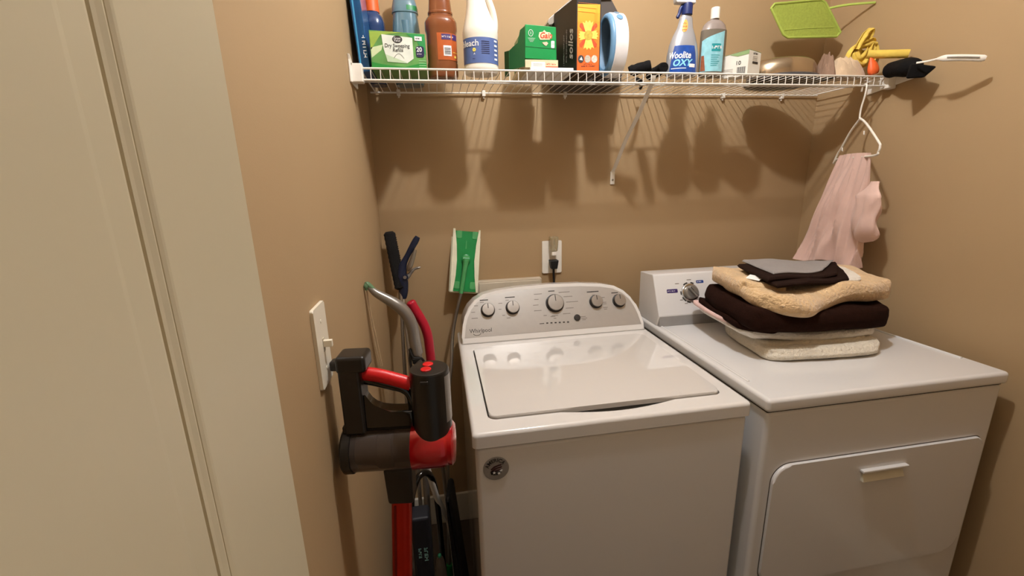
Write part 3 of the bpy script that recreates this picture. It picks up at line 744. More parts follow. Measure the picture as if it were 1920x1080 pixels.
g.text('sollos', .036, inkl, M @ Matrix.Translation((.012, 0, .0004)), shear=.35, off=.0006)
g.marks(16, .010, inkg, M @ Matrix.Translation((.012, .026, .0004)))
g.marks(15, .010, inkg, M @ Matrix.Translation((.006, .042, .0004)))
part('side_print', g, t)
gb = mat('grey_bin', '4b4541', .4, var=.04); gl = mat('bin_lid_clear', 'a39a90', .25, var=.05, trans=.2)
t = thing('grey_storage_bin', 'dark grey flared storage bin with a pale lid, behind the orange-fronted box', 'storage bin', (.74, -.08, zs(.7)))
g = G(); M = Matrix(((1, 0, 0, 0), (0, 0, -1, -.020), (0, 1, 0, 0), (0, 0, 0, 1)))
g.prism([(.640, z0), (.860, z0), (.885, 1.935), (.853, 1.985), (.815, 2.045), (.705, 2.045), (.665, 2.003), (.615, 1.957), (.630, 1.93)], .118, gb, M, r=.004)
part('bin', g, t)
g = G(); M = Matrix(((1, 0, 0, 0), (0, 0, -1, -.012), (0, 1, 0, 0), (0, 0, 0, 1)))
g.prism([(.600, 1.962), (.606, 1.955), (.618, 1.958), (.708, 2.034), (.815, 2.038), (.815, 2.052), (.700, 2.050), (.605, 1.974)], .134, gl, M, r=.002)
part('lid', g, t)
# 9 oval blue and white case
x = .787; zc = zs(x)
t = thing('oval_blue_case', 'oval blue case with a white rim band and a recessed middle, beside the orange box', 'case', (x, -.2, zc))
bl1 = mat('case_blue', '6a93b4', .35, var=.05); bl2 = mat('case_recess', '6f8ba3', .45, var=.06); wh = mat('case_white', 'e9e7e6', .35)
# body: oval in local (a across, z up); thickness axis points left-forward
ax_d = Vector((-.995, -.10, 0)).normalized()      # outward side (towards camera left)
ac_d = Vector((.10, -.995, 0)).normalized()
OM = frame((x, -.232, zc+.0925), ac_d, (0, 0, 1))    # z = ac x up
def oval(rx, rz, n=40): return [(rx*cos(2*pi*i/n), rz*sin(2*pi*i/n)) for i in range(n)]
sgn = 1 if (OM.to_3x3() @ Vector((0, 0, 1))).dot(ax_d) > 0 else -1
def oring(prof, m):
    vs = []; fs = []; n = 48
    for k_, (rx, rz, h) in enumerate(prof):
        for i in range(n): vs.append((rx*cos(2*pi*i/n), rz*sin(2*pi*i/n), h*sgn))
    for k_ in range(len(prof)-1):
        for i in range(n): fs.append([k_*n+i, k_*n+(i+1) % n, (k_+1)*n+(i+1) % n, (k_+1)*n+i])
    return vs, fs
g = G(); g.add(*oring([(.060, .090, -.022), (.060, .090, .022), (.058, .088, .027), (.052, .082, .031), (.046, .074, .031), (.041, .067, .027)], bl1), bl1, OM)
g.prism(oval(.059, .089), .001, bl1, OM, z0=-.022)
part('body', g, t)
part('recess', G().add(*oring([(.041, .067, .027), (.036, .060, .000), (.01, .016, -.002), (.0005, .0005, -.002)], bl2), bl2, OM), t)
part('rim_band', G().add(*oring([(.0595, .0895, -.024), (.0622, .0915, -.022), (.0622, .0915, .018), (.0590, .0890, .020)], wh), wh, OM), t)
g = G()
for a, w_, m_, rr in ((48, .0, bl1, .0105), (70, 0, bl2, .008)):
    ca_, sa_ = cos(radians(a)), sin(radians(a)); c = Vector((.0622*ca_, .0915*sa_, 0)); nrm = Vector((ca_/.0622, sa_/.0915, 0)).normalized()
    g.cyl(OM @ (c-nrm*.001), OM @ (c+nrm*.002), rr, m_, n=20)
part('button', g, t)
# 10 rolled black cloth pieces
def roll(name, label, p0, p1, r, m, cat, seed=0, group=None):
    p0, p1 = Vector(p0), Vector(p1); k = 10
    pts = [p0.lerp(p1, i/k)+Vector((0, 0, noise.noise(Vector((i*.6, seed, 0)))*.003)) for i in range(k+1)]
    rr = [r*(.75+.25*sin(pi*min(1, (i+1)/3)*.5))*(1+.06*noise.noise(Vector((i*.9, seed+4, 2)))) for i in range(k+1)]; rr[-1] = r*.9
    o = part(name, G().tube(pts, rr, m, 18), None); tag(o, label, cat, group); return o
zz = zs(.93)
roll('rolled_black_cloth', 'rolled black cloth lying on the shelf just right of the oval blue case', (.835, -.262, zz+.013), (.893, -.285, zz+.026), .0165, blackc, 'cloth', 1)
roll('rolled_black_sock', 'second black roll with a round end, touching the silver spray bottle', (.930, -.300, zz+.0170), (.935, -.20, zz+.0165), .0165, blackc, 'cloth', 5)
o = part('black_strap', G().tube(smooth([(.895, -.19, zz+.007), (.93, -.15, zz+.008), (.955, -.10, zz+.011), (.97, -.06, zz+.007)], 5), .006, blackc, 10), None)
tag(o, 'black strap lying on the shelf wires behind the black rolls', 'strap')
# 11 spray bottle
sb = mat('spray_silver', 'a3a4a8', .26, metal=.25, var=.03, coat=.4); dbp = mat('spray_navy', '16275c', .4)
x, y = 1.013, -.258; z = zs(x)
def soff(q): return (0, 0) if q < .10 else (.006*((q-.10)/.09), 0)
t = thing('spray_bottle', 'silver stain remover spray bottle with a blue label and navy trigger', 'spray bottle', (x, y, z))
prof = [(.048, 0), (.0525, .006), (.053, .03), (.0515, .062), (.046, .092), (.036, .120), (.0265, .140), (.0225, .158), (.021, .168), (.0165, .176), (.014, .182)]
part('body', G().lathe(prof, sb, (x, y, z), sy=.62, off=soff), t)
part('collar', G().lathe([(.0165, .178), (.0165, .206), (.014, .210)], dbp, (x+.006, y, z)), t)
tr = G(); tr.hexa([(x-.035, y-.012, z+.208), (x+.03, y-.012, z+.208), (x+.03, y+.012, z+.208), (x-.035, y+.012, z+.208), (x-.04, y-.010, z+.225), (x+.025, y-.010, z+.232), (x+.025, y+.010, z+.232), (x-.04, y+.010, z+.225)], mat('trigger_head_white', 'dcdcdc', .4), .004)
part('trigger_head', tr, t)
part('trigger', G().tube(smooth([(x-.010, y, z+.204), (x-.016, y, z+.194), (x-.020, y, z+.180), (x-.026, y, z+.168)], 4), [.0055]*12+[.003], dbp, 12, flat=.8), t)
def spw(a0, h0, zo=.0012):
    def f(v):
        hz = h0+v.y
        for (r0, q0), (r1, q1) in zip(prof, prof[1:]):
            if q0 <= hz <= q1: r = r0+(r1-r0)*(hz-q0)/(q1-q0); break
        else: r = prof[0][0]
        a = a0+v.x/.052; ox, _ = soff(hz); rr = r+zo+v.z; return (x+ox+rr*cos(a), y+rr*.62*sin(a), z+hz)
    return f
g = G(); blu = mat('spray_label_blue', '17489a', .3, var=.2, vscale=60, coat=.3)
g.surf(lambda u, v: spw(-2.75+.25*v, .008+.077*v*(1-.25*(2*u-1)**2*0), .0006)(Vector((.098*u*(1-.22*v), 0, 0))), 20, 10, blu, th=.0004)
lb = part('label', g, t)
g = G(); g.text('Woolite', .027, inkw, None, fn=spw(-2.86, .056), shear=.2, sxy=(.84, 1), off=.0006)
g.text('OXY', .031, mat('ink_cyan', '8fd8ee', .4), None, fn=spw(-2.50, .034), shear=.25, sxy=(.9, .85), off=.001)
g.surf(lambda u, v: spw(-1.45, .022, .001)(Vector((.022*u, .010*v, 0))), 4, 2, inkw, th=.0003)
g.surf(lambda u, v: spw(-2.60, .018, .0010)(Vector((.050*u, .002*v, 0))), 8, 1, inkw, th=.0003)
part('print', g, lb)
gg = G(); gg.surf(lambda u, v: spw(0, 0, .0010+.0006)(Vector((.052*(-1.92)+.0175*sqrt(u)*cos(2*pi*v), .143+.0185*sqrt(u)*sin(2*pi*v), 0))), 6, 24, mat('sticker_orange', 'f0ae58', .4), th=.0004)
st = part('sticker', gg, t, label='round orange sticker')
g = G()
for k, s_ in enumerate((5, 6, 6)): g.marks(s_, .0075, inkr, None, fn=spw(-2.16, .150-.0095*k, .0022), seed=k)
part('print', g, st)
# 12 clear bottle
cb = mat('clear_bottle', 'a3968f', .12, var=.04, trans=.35, coat=.4); lq = mat('grey_liquid', '6f675c', .15, trans=.1)
x, y = 1.114, -.262; z = zs(x)
t = thing('clear_bottle', 'clear oval bottle with teal label, grey liquid and white cap', 'bottle', (x, y, z))
prof2 = [(.038, 0), (.043, .006), (.043, .120), (.042, .134), (.036, .150), (.026, .160), (.014, .166), (.0125, .172)]
part('body', G().lathe(prof2[3:], cb, (x, y, z), sy=.6), t)
part('liquid', G().lathe(prof2[:3]+[(.0425, .128), (.042, .134)], lq, (x, y, z), sy=.6), t)
part('cap', G().lathe([(.0135, .168), (.0135, .198), (.0125, .200)], whitep, (x, y, z)), t)
def cw(a0, h0, zo=.0008):
    def f(v): a = a0+v.x/.043; rr = .043+zo+v.z; return (x+rr*cos(a), y+rr*.6*sin(a), z+h0+v.y)
    return f
g = G(); g.surf(lambda u, v: cw(-2.9, .012, .0006)(Vector((.082*u, (.118-.028*(1-u))*v, 0))), 16, 6, mat('label_teal', '8cc4cf', .4, var=.12, vscale=70), th=.0004)
lb = part('label', g, t)
g = G(); g.surf(lambda u, v: cw(-2.0, .070, .0013)(Vector((.030*u, .022*v, 0))), 6, 2, inkt, th=.0003)
g.marks(4, .014, inkw, None, fn=cw(-1.97, .081, .0019))
g.surf(lambda u, v: cw(-2.85, .014, .0013)(Vector((.020*u*(1-.4*v), .045*v, 0))), 6, 3, mat('label_brown', '8a4a2c', .5, var=.3, vscale=90), th=.0003)
for k in range(6): g.surf(lambda u, v, k=k: cw(-2.0, .058-.006*k, .0013)(Vector(((.028-.004*(k % 3))*u, .0018*v, 0))), 4, 1, inkt, th=.0002)
part('print', g, lb)
# 13 small white carton
x0 = 1.178; z0 = zs(1.25); t = thing('small_white_carton', 'small white carton with a barcode and a green top, beside the clear bottle', 'box', (1.24, -.2, z0))
wc = mat('carton_white', 'dcd8cc', .55, var=.03)
A = [Vector((1.163, -.245, z0)), Vector((1.224, -.292, z0)), Vector((1.283, -.272, z0)), Vector((1.222, -.225, z0))]; HH = (.064, .076, .072, .060)
g = G().hexa([tuple(q) for q in A]+[tuple(q+Vector((0, 0, HH[i]))) for i, q in enumerate(A)], wc, .001)
part('carton', g, t)
g = G(); top_ = [q+Vector((0, 0, HH[i]+.0005)) for i, q in enumerate(A)]
g.add(top_+[q+Vector((0, 0, .0006)) for q in top_], [[0,1,2,3],[4,5,6,7],[0,1,5,4],[1,2,6,5],[2,3,7,6],[3,0,4,7]], mat('carton_top_green', '7f9a62', .5))
Mg = frame(A[0]+Vector((0, -.0006, 0)), A[1]-A[0], (0, 0, 1)); g.prism([(.022, .0665), (.077, .0755), (.077, .0640), (.045, .0600)], .0005, MATS['carton_top_green'], Mg)
part('top', g, t, label='green top panel')
M = frame(A[0]+Vector((0, -.0004, 0)), A[1]-A[0], (0, 0, 1)); g = G()
for k in range(9): g.prism([(.046+.0028*k, .004), (.0475+.0028*k+.0004*(k % 2), .004), (.0475+.0028*k+.0004*(k % 2), .028), (.046+.0028*k, .028)], .0004, inkd, M)
g.text('10', .016, inkd, M @ Matrix.Translation((.040, .040, 0)), off=.0003)
for k in range(4): g.prism([(.006, .008+.005*k), (.034, .008+.005*k), (.034, .0095+.005*k), (.006, .0095+.005*k)], .0003, inkl, M)
M = frame(A[1]+Vector((.0003, -.0003, .018)), A[2]-A[1], (0, 0, 1))
g.marks(5, .009, inkd, M @ Matrix.Translation((.022, .049, 0))); g.prism(rrect(.020, .048, .019, .026, .002), .0004, inkd, M)
for k in range(3): g.prism([(.02, .030+.005*k), (.044, .030+.005*k), (.044, .0315+.005*k), (.02, .0315+.005*k)], .0003, inkl, M)
part('print', g, t)
# 14 metal pan, black tray under it
z0 = zs(1.43); bp = mat('black_nonstick', '141210', .35, var=.05)
t = thing('metal_pan', 'upturned shiny metal pan with a grey rim, right of the small white carton', 'pan', (1.42, -.2, z0))
pm = mat('pan_steel', 'b5a58e', .16, metal=.9, var=.03)
g = G(); PMx = Matrix.Translation((1.430, -.200, z0+.007)) @ Matrix.Rotation(radians(-12), 4, 'Z')
g.lathe([(.112, .004), (.111, .020), (.107, .040), (.098, .055), (.082, .064), (.06, .068), (.004, .069)], pm, M=PMx, n=48, sy=.62)
part('bowl', g, t)
part('rim', G().lathe([(.113, 0), (.118, .003), (.118, .009), (.112, .012)], mat('pan_rim_grey', '5e6168', .35, metal=.5), M=PMx, n=48, sy=.64), t)
t = thing('black_tray', 'flat black tray lying on the wires beneath the metal pan', 'tray', (1.45, -.2, z0))
part('base', G().lathe([(.115, .0005), (.125, .0006), (.132, .006), (.130, .0062), (.120, .003), (.01, .003)], bp, (1.465, -.16, z0), n=48, sy=.85), t)
# 15 fly swatter, lime, leaning in the corner with its handle on the right wall
FMx = frame((1.424, -.12, 1.947), (1, 0, .035), (0, 0, 1))
pts = [(.012, .108), (.000, .094), (.058, .010), (.078, .000), (.280, .002), (.294, .016), (.218, .112), (.200, .122)]
t = thing('fly_swatter', 'lime green plastic paddle with a raised rim above the shelf right end', 'paddle', (1.56, -.12, 1.95))
g = G().prism(pts, .0016, limed, FMx); part('blade', g, t)
g = G(); sm = [Vector((a, b, .001)) for a, b in pts]; rp = []
for i in range(len(sm)):
    for k in range(4): rp.append(sm[i].lerp(sm[(i+1) % len(sm)], k/4))
g.tube(rp, .0042, limep, 8, M=FMx, closed=True)
g.tube([(.060, .024, .002), (.16, .030, .002), (.262, .032, .002)], .0012, limep, 6, M=FMx)
part('rim', g, t)
h0_ = FMx @ Vector((.232, .094, .001)); part('handle', G().tube(smooth([h0_, h0_+Vector((.05, -.03, .003)), (RW-.004, -.195, 2.046)], 5), .0040, limep, 8, flat=.8), t)
# 16 cloths, yellow glove, tube, orange piece, black scoop
zc = zs(1.6)
def crumple(cx, cy, z, rx, ry, h, seed, m, n=44, k=1.0, fold=5):
    g = G()
    def f(u, v):
        a = 2*pi*u; r = v
        q = Vector((cos(a)*r*2.2, sin(a)*r*2.2, seed))
        e = 1+.22*noise.noise(Vector((cos(a)*1.4, sin(a)*1.4, seed+3)))
        ridg = abs(sin(fold*(cos(a)*r*1.3+sin(a)*r*.5)+3*noise.noise(q)))
        hh = h*(1-r**2.4)*(.55+.45*ridg*k)+h*.16*noise.noise(q*2.2)*(1-r)
        return (cx+rx*e*r*cos(a), cy+ry*e*r*sin(a), z+max(.001, hh)+.0012)
    g.surf(f, n, 16, m)
    g.surf(lambda u, v: (lambda p: (p[0], p[1], z+.0006))(f(u, v)), n, 2, m)
    return g
o = part('taupe_cloth', crumple(1.552, -.250, zc, .022, .040, .088, 2, brownl, fold=4), None, angle=70); tag(o, 'crumpled taupe rag beside the metal pan', 'cloth')
o = part('beige_cloth', crumple(1.612, -.262, zc, .085, .036, .070, 5, beigec, fold=7), None, angle=70); tag(o, 'crumpled beige rag in front of the yellow cloth', 'cloth')
t = thing('yellow_cloth', 'bunched yellow cloth with one long rolled end on the shelf right end', 'cloth', (1.68, -.25, zc))
def ribbon(g, pts, w, m, seed=0, n=5):
    sp = smooth(pts, n); k = len(sp)
    def f(u, v):
        i = min(k-1, int(round(u*(k-1)))); t_ = (sp[min(i+1, k-1)]-sp[max(i-1, 0)]).normalized()
        sd = t_.cross(Vector((0.25*sin(u*5+seed), -1, .35*cos(u*4+seed)))).normalized()
        q = (v-.5)*w*(.75+.45*noise.noise(Vector((u*3, seed, 0)))+.2)
        return sp[i]+sd*q+Vector((0, 1, 0))*(.006*sin(v*9+u*5+seed)+.010*abs(v-.5))
    g.surf(f, k-1, 8, m, th=.0022)
g = G()
Y = -.250
ribbon(g, [(1.645, Y, zc+.006), (1.640, Y, zc+.05), (1.648, Y, zc+.088), (1.672, Y, zc+.108), (1.702, Y-.005, zc+.116), (1.722, Y, zc+.122), (1.738, Y, zc+.118)], .024, yellc, 1)
ribbon(g, [(1.650, Y-.012, zc+.095), (1.672, Y-.010, zc+.128), (1.698, Y, zc+.150), (1.716, Y, zc+.160), (1.718, Y+.006, zc+.140), (1.700, Y+.01, zc+.115)], .022, yellc, 4)
ribbon(g, [(1.738, Y+.004, zc+.122), (1.742, Y, zc+.095), (1.738, Y, zc+.060)], .018, yellc, 2)
ribbon(g, [(1.662, Y-.006, zc+.060), (1.690, Y-.006, zc+.070), (1.708, Y-.004, zc+.092), (1.718, Y, zc+.118)], .022, yellc, 7)
ribbon(g, [(1.652, Y-.010, zc+.085), (1.662, Y-.014, zc+.060), (1.684, Y-.014, zc+.048), (1.705, Y-.010, zc+.060)], .024, yellc, 9)
ribbon(g, [(1.620, Y+.005, zc+.004), (1.634, Y, zc+.040), (1.648, Y, zc+.075)], .026, yellc, 11)
ribbon(g, [(1.690, Y+.012, zc+.004), (1.696, Y+.012, zc+.050), (1.706, Y+.012, zc+.10)], .045, yellc, 5)
part('body', g, t, angle=80)
part('rolled_end', G().tube(smooth([(1.676, -.283, zc+.073), (1.705, -.315, zc+.066), (1.748, -.362, zc+.056)], 6), [.0130]*12+[.0125], yellc, 18), t)
o = part('orange_cap', G().tube(smooth([(1.694, -.300, zc+.008), (1.690, -.297, zc+.030), (1.680, -.293, zc+.062)], 5), [.013, .016, .0180, .0185, .0185, .0175, .016, .013, .009, .006, .002], orangep, 18, flat=.7), None); tag(o, 'small orange plastic lid between the beige rag and the black scoop', 'lid')
o.name = 'bottle_lid'
t = thing('black_scoop', 'black scoop with a long white handle poking past the shelf right end', 'scoop', (1.70, -.40, zc))
g = G(); g.tube(smooth([(1.728, -.318, zc+.014), (1.722, -.350, zc+.014), (1.708, -.400, zc+.006), (1.698, -.440, zc-.002)], 5), [.012, .022, .024, .024, .024, .024, .025, .026, .027, .028, .028, .027, .025, .022, .018, .010], blackc, 22)
g.hexa([(1.650, -.445, zc-.038), (1.692, -.468, zc-.040), (1.712, -.440, zc-.030), (1.690, -.415, zc-.030), (1.652, -.455, zc+.004), (1.722, -.478, zc-.010), (1.728, -.430, zc+.004), (1.690, -.415, zc+.010)], blackc, .006)
part('head', g, t)
sp = smooth([(1.655, -.466, zc+.001), (1.664, -.492, zc), (1.662, -.520, zc-.001), (1.664, -.548, zc-.006), (1.686, -.574, zc-.012), (1.712, -.602, zc-.020)], 5)
g = G(); g.tube(sp, [.0028]*10+[.0045, .0062, .0075]+[.0085]*(len(sp)-14)+[.006], whitep, 12, flat=.6)
h_ = part('handle', g, t)
part('handle_groove', G().tube([p+Vector((-.0048, -.0035, .001)) for p in sp[14:-2]], .0022, mat('groove_grey', '9a958a', .5), 8), h_)

# ------------------------------------------------------------------ hanger with pink garment
hd = Vector((.39, .92, 0)).normalized(); H0 = Vector((1.661, -.3065, 0))
def HP(s, z, n=0): return H0+hd*s+Vector((hd.y, -hd.x, 0))*n+Vector((0, 0, z))
t = thing('clothes_hanger', 'white plastic hanger hooked on the front edge of the wire shelf', 'hanger', (1.661, -.3065, SZ-.02))
zt = SZ-.030
hk = smooth([HP(.018, zt-.012), HP(.016, zt+.001), HP(.004, zt+.0085), HP(-.010, zt+.002), HP(-.008, zt-.03), HP(.004, zt-.07), HP(.002, 1.646)], 6)
part('hook', G().tube(hk, .0028, whitep, 10), t)
g = G()
g.tube(smooth([HP(0, 1.650), HP(-.05, 1.625), HP(-.138, 1.562), HP(-.150, 1.548), HP(-.146, 1.532), HP(-.12, 1.521), HP(.10, 1.521), HP(.125, 1.517), HP(.142, 1.507)], 6), .0036, whitep, 10)
g.tube(smooth([HP(0, 1.648), HP(.05, 1.612), HP(.098, 1.560), HP(.120, 1.540), HP(.142, 1.507)], 6), .0036, whitep, 10)
part('frame', g, t)
for s_, z_ in ((.092, 1.560), (-.04, 1.605)):
    part('notch', G().tube([HP(s_, z_), HP(s_-.002, z_-.010), HP(s_-.006, z_-.012)], .0022, whitep, 8), t)
tp_ = thing('pink_garment', 'pale pink garment draped over the white hanger above the laundry pile', 'garment', (1.65, -.30, 1.13))
A0, A1 = HP(.088, 1.530), HP(-.105, 1.528); B0, B1 = Vector((1.700, -.095, 1.130)), Vector((1.690, -.372, 1.140))
g = G(); nu, nv = 120, 40
def drs(u, v):
    # u around the flattened tube, v from the bar down
    th = 2*pi*u; c = (1-cos(th))/2 if th <= pi else (1-cos(th))/2
    L_ = A0.lerp(B0, v); R_ = A1.lerp(B1, v); p = L_.lerp(R_, c)
    d_ = (R_-L_).normalized(); nn = Vector((d_.y, -d_.x, 0)).normalized()
    if nn.x > 0: nn = -nn
    side = sin(th); w = (.006+.026*min(1, v*2.2))
    pl_ = (1-2*abs(sin(c*9.5+2.6*noise.noise(Vector((c*2.5, v*1.5, 1)))))**.7)*(.004+.010*v)+noise.noise(Vector((c*6, v*2.4, 5)))*.022*(.3+v)+.004*sin(c*47+v*6)
    z_ = p.z + (.010*(1-v)**8*abs(side)*0)
    q = p+nn*(side*w+(pl_ if side >= 0 else -pl_*.4)); q.z += -.006*sin(c*9)*v + (noise.noise(Vector((c*5, 9, 0)))*.014*v)
    if v < .06: q.z += .006*abs(side)
    q.x = min(q.x, RW-.006)
    return q
g.surf(drs, nu, nv, pinkc)
part('body', g, tp_, angle=75)
g = G()
def slv(u, v):
    th = 2*pi*u; c = Vector((1.632, -.424, 1.440)).lerp(Vector((1.650, -.400, 1.235)), v)
    r = .006+.034*(1 if .22 < v < .8 else (.25+.75*(v/.22)**2 if v <= .22 else sqrt(max(0, 1-((v-.8)/.2)**2))))*(1+.55*noise.noise(Vector((cos(th)*1.3, sin(th)*1.3, v*3.2)))+.12*sin(3*th+v*6))
    return c+Vector((.4*cos(th)*r, 0, 0))+Vector((0, sin(th)*r, 0))+Vector((-.018*sin(pi*v), -.010*sin(pi*v), 0))
g.surf(slv, 36, 26, pinkc)
part('sleeve', g, tp_, angle=75)

# ------------------------------------------------------------------ laundry pile on the dryer
pz0 = dz+.0006
def towel(name, label, layers, m, cat='towel', **k):
    g = G()
    for (c, z_, th, kw) in layers: g.pad([(q[0], q[1], 0) for q in c], z_, th, m, **kw)
    o = part(name, g, None, angle=80); tag(o, label, cat); return o
C1 = [(1.165, -.335), (1.118, -.640), (1.515, -.668), (1.615, -.345)]
towel('cream_towel', 'fluffy cream towel folded at the bottom of the laundry pile', [(C1, pz0, .040, dict(amp=.007, seed=1, r=.026, fr=14, round_=.16)), ([(1.175, -.35), (1.135, -.60), (1.49, -.625), (1.60, -.36)], pz0+.024, .022, dict(amp=.005, seed=2, fr=14))], cream)
C2 = [(1.145, -.30), (1.100, -.585), (1.520, -.625), (1.620, -.320)]
def sag2(u, v): return .006*sin(u*7+1)*(1-v)+.006*(1-u)
towel('white_towel', 'thin off-white towel folded above the cream bottom towel', [(C2, pz0+.043, .026, dict(amp=.006, seed=4, r=.016, sagf=sag2, fr=12)), ([(1.12, -.28), (1.085, -.56), (1.24, -.60), (1.26, -.30)], pz0+.058, .012, dict(amp=.003, seed=5, sagf=sag2))], whitet)
C2b = [(1.10, -.27), (1.072, -.49), (1.20, -.52), (1.22, -.28)]
towel('pink_white_cloth', 'pale pink-edged cloth peeking out left under the dark brown blanket', [(C2b, pz0+.074, .013, dict(amp=.002, seed=8, sagf=lambda u, v: .012*(1-u)))], pinkt, 'cloth')
def sag3(u, v): return .016*(1-u)**2 - .004*u + .010*v*(1-u)
towel('brown_blanket', 'dark chocolate brown fleece blanket folded in the middle of the pile',
      [([(1.105, -.285), (1.062, -.640), (1.560, -.640), (1.650, -.332)], pz0+.078, .066, dict(amp=.007, seed=11, sagf=sag3, r=.030, round_=.14)),
       ([(1.105, -.292), (1.070, -.560), (1.20, -.60), (1.25, -.30)], pz0+.072, .022, dict(amp=.003, seed=12, sagf=sag3))], brownt, 'blanket')
def sag4(u, v): return .020*(1-u)**4+.004*(1-v)*u - .024*math.exp(-((u-.22)/.26)**2)*(1-v)**2+.006*sin(u*11+v*4)*(1-v) + .008*v
ZP = pz0+.142
towel('tan_blanket', 'thick tan plush blanket folded near the top of the pile',
      [([(1.150, -.280), (1.085, -.600), (1.600, -.590), (1.650, -.335)], ZP+.000, .064, dict(amp=.016, seed=22, sagf=sag4, fr=8, r=.036, n=56, round_=.12, edgef=lambda u, v: (.010*(1-v)*sin(u*9), -.058*math.exp(-((u-.20)/.24)**2)*(1-v)**1.2, 0))),
       ([(1.138, -.285), (1.088, -.560), (1.23, -.590), (1.28, -.29)], ZP+.016, .056, dict(amp=.008, seed=25, sagf=lambda u, v: .022*(1-u)**2, fr=8, r=.03, round_=.25))], tant, 'blanket')
towel('cream_washcloth', 'small cream washcloth on the right of the tan blanket top', [([(1.40, -.345), (1.33, -.520), (1.500, -.560), (1.605, -.385)], ZP+.060, .018, dict(amp=.003, seed=31))], whitet, 'washcloth')
t = thing('dark_folded_garment', 'dark brown garment folded with its grey side up, topmost of the pile', 'garment', (1.35, -.45, ZP+.07))
def sag5(u, v): return .010*(1-u)**2+.004*sin(u*6)
g = G().pad([(q[0], q[1], 0) for q in [(1.215, -.365), (1.135, -.625), (1.440, -.565), (1.595, -.372)]], ZP+.070, .013, darkbr, amp=.004, seed=41, sagf=sag5, round_=.02)
g.pad([(q[0], q[1], 0) for q in [(1.195, -.370), (1.130, -.595), (1.420, -.540), (1.590, -.372)]], ZP+.081, .012, darkbr, amp=.003, seed=42, sagf=sag5, round_=.02)
part('body', g, t, angle=80)
g = G().pad([(q[0], q[1], 0) for q in [(1.235, -.345), (1.180, -.555), (1.400, -.505), (1.575, -.372)]], ZP+.092, .007, greyt, amp=.004, seed=43, sagf=sag5, round_=.0)
part('grey_face', g, t, angle=80, label='grey upper layer')
part('care_tag', G().box(-.022, .022, -.012, .010, 0, .0012, tagw, 0, frame((1.146, -.520, ZP+.089), (.27, -.96, 0), (-.96, -.27, -.45))), t, label='small white care tag')

# ------------------------------------------------------------------ wall plates, outlet, washer box
t = thing('light_switch', 'ivory light switch plate on the left wall by the vacuum', 'switch', (0, -.909, 1.20))
SM = frame((0.0003, -.945, 1.132), (0, 1, 0), (0, 0, 1))
part('plate', G().prism(rrect(0, .070, 0, .140, .004), .0055, ivory, SM, r=.0025, seg=3), t)
part('toggle', G().box(.031, .039, .066, .078, .004, .020, ivory, .001, SM).box(.030, .040, .058, .082, .004, .0065, mat('slot_shade', 'b9b09c', .5), .0005, SM), t)
for y_ in (.028, .112): part('screw', G().cyl((.035, y_, .005), (.035, y_, .0065), .0028, ivory, n=14, M=SM), t)
t = thing('wall_outlet', 'white electrical outlet plate behind the washer with a cord plugged in', 'outlet', (.651, 0, 1.17))
OMx = frame((.611, -.0003, 1.106), (1, 0, 0), (0, 0, 1))
part('plate', G().prism(rrect(0, .080, 0, .130, .004), .0055, whitep, OMx, r=.0025, seg=3), t)
for y_ in (.035, .095):
    rc = part('receptacle', G().prism(rrect(.023, .057, y_-.017, y_+.017, .012), .0012, whitep, OMx, z0=.0055), t)
    part('slots', G().box(.031, .033, y_-.005, y_+.006, .0065, .0071, inkd, 0, OMx).box(.045, .047, y_-.005, y_+.005, .0065, .0071, inkd, 0, OMx).cyl((.039, y_-.011, .0065), (.039, y_-.011, .0071), .0025, inkd, n=12, M=OMx), rc)
t = thing('power_cord', 'black plug and cord running from the outlet down behind the washer', 'cord', (.655, -.03, 1.08))
part('plug', G().hexa([(.641, -.036, 1.127), (.666, -.036, 1.127), (.666, -.012, 1.127), (.641, -.012, 1.127), (.636, -.038, 1.162), (.671, -.038, 1.162), (.671, -.0065, 1.162), (.636, -.0065, 1.162)], cordb, .003), t)
part('cord', G().tube(smooth([(.653, -.024, 1.130), (.653, -.026, 1.09), (.654, -.035, 1.03), (.66, -.045, .9), (.67, -.05, .6)], 6), .0046, cordb, 10), t)
t = thing('clear_adapter', 'translucent amber plug adapter at the top of the outlet', 'adapter', (.653, -.03, 1.22))
part('housing', G().hexa([(.640, -.032, 1.197), (.668, -.032, 1.197), (.668, -.0065, 1.197), (.640, -.0065, 1.197), (.637, -.040, 1.255), (.670, -.040, 1.255), (.670, -.0065, 1.255), (.637, -.0065, 1.255)], plugc, .004), t)
part('prong', G().box(.646, .650, -.028, -.012, 1.205, 1.245, filt, .001).box(.658, .662, -.028, -.012, 1.205, 1.245, filt, .001).box(.645, .663, -.030, -.012, 1.180, 1.196, whitep, .002), t)
t = thing('washer_supply_box', 'pale flat utility box on the wall just above the washer panel', 'utility box', (.473, -.02, 1.05))
part('housing', G().box(.345, .602, -.034, -.0005, .98, 1.094, mat('utility_box', 'c3b6a0', .5), .003), t)
part('flange', G().box(.352, .596, -.036, -.030, .985, 1.088, mat('utility_inner', 'd0c6b2', .45), .002), t)

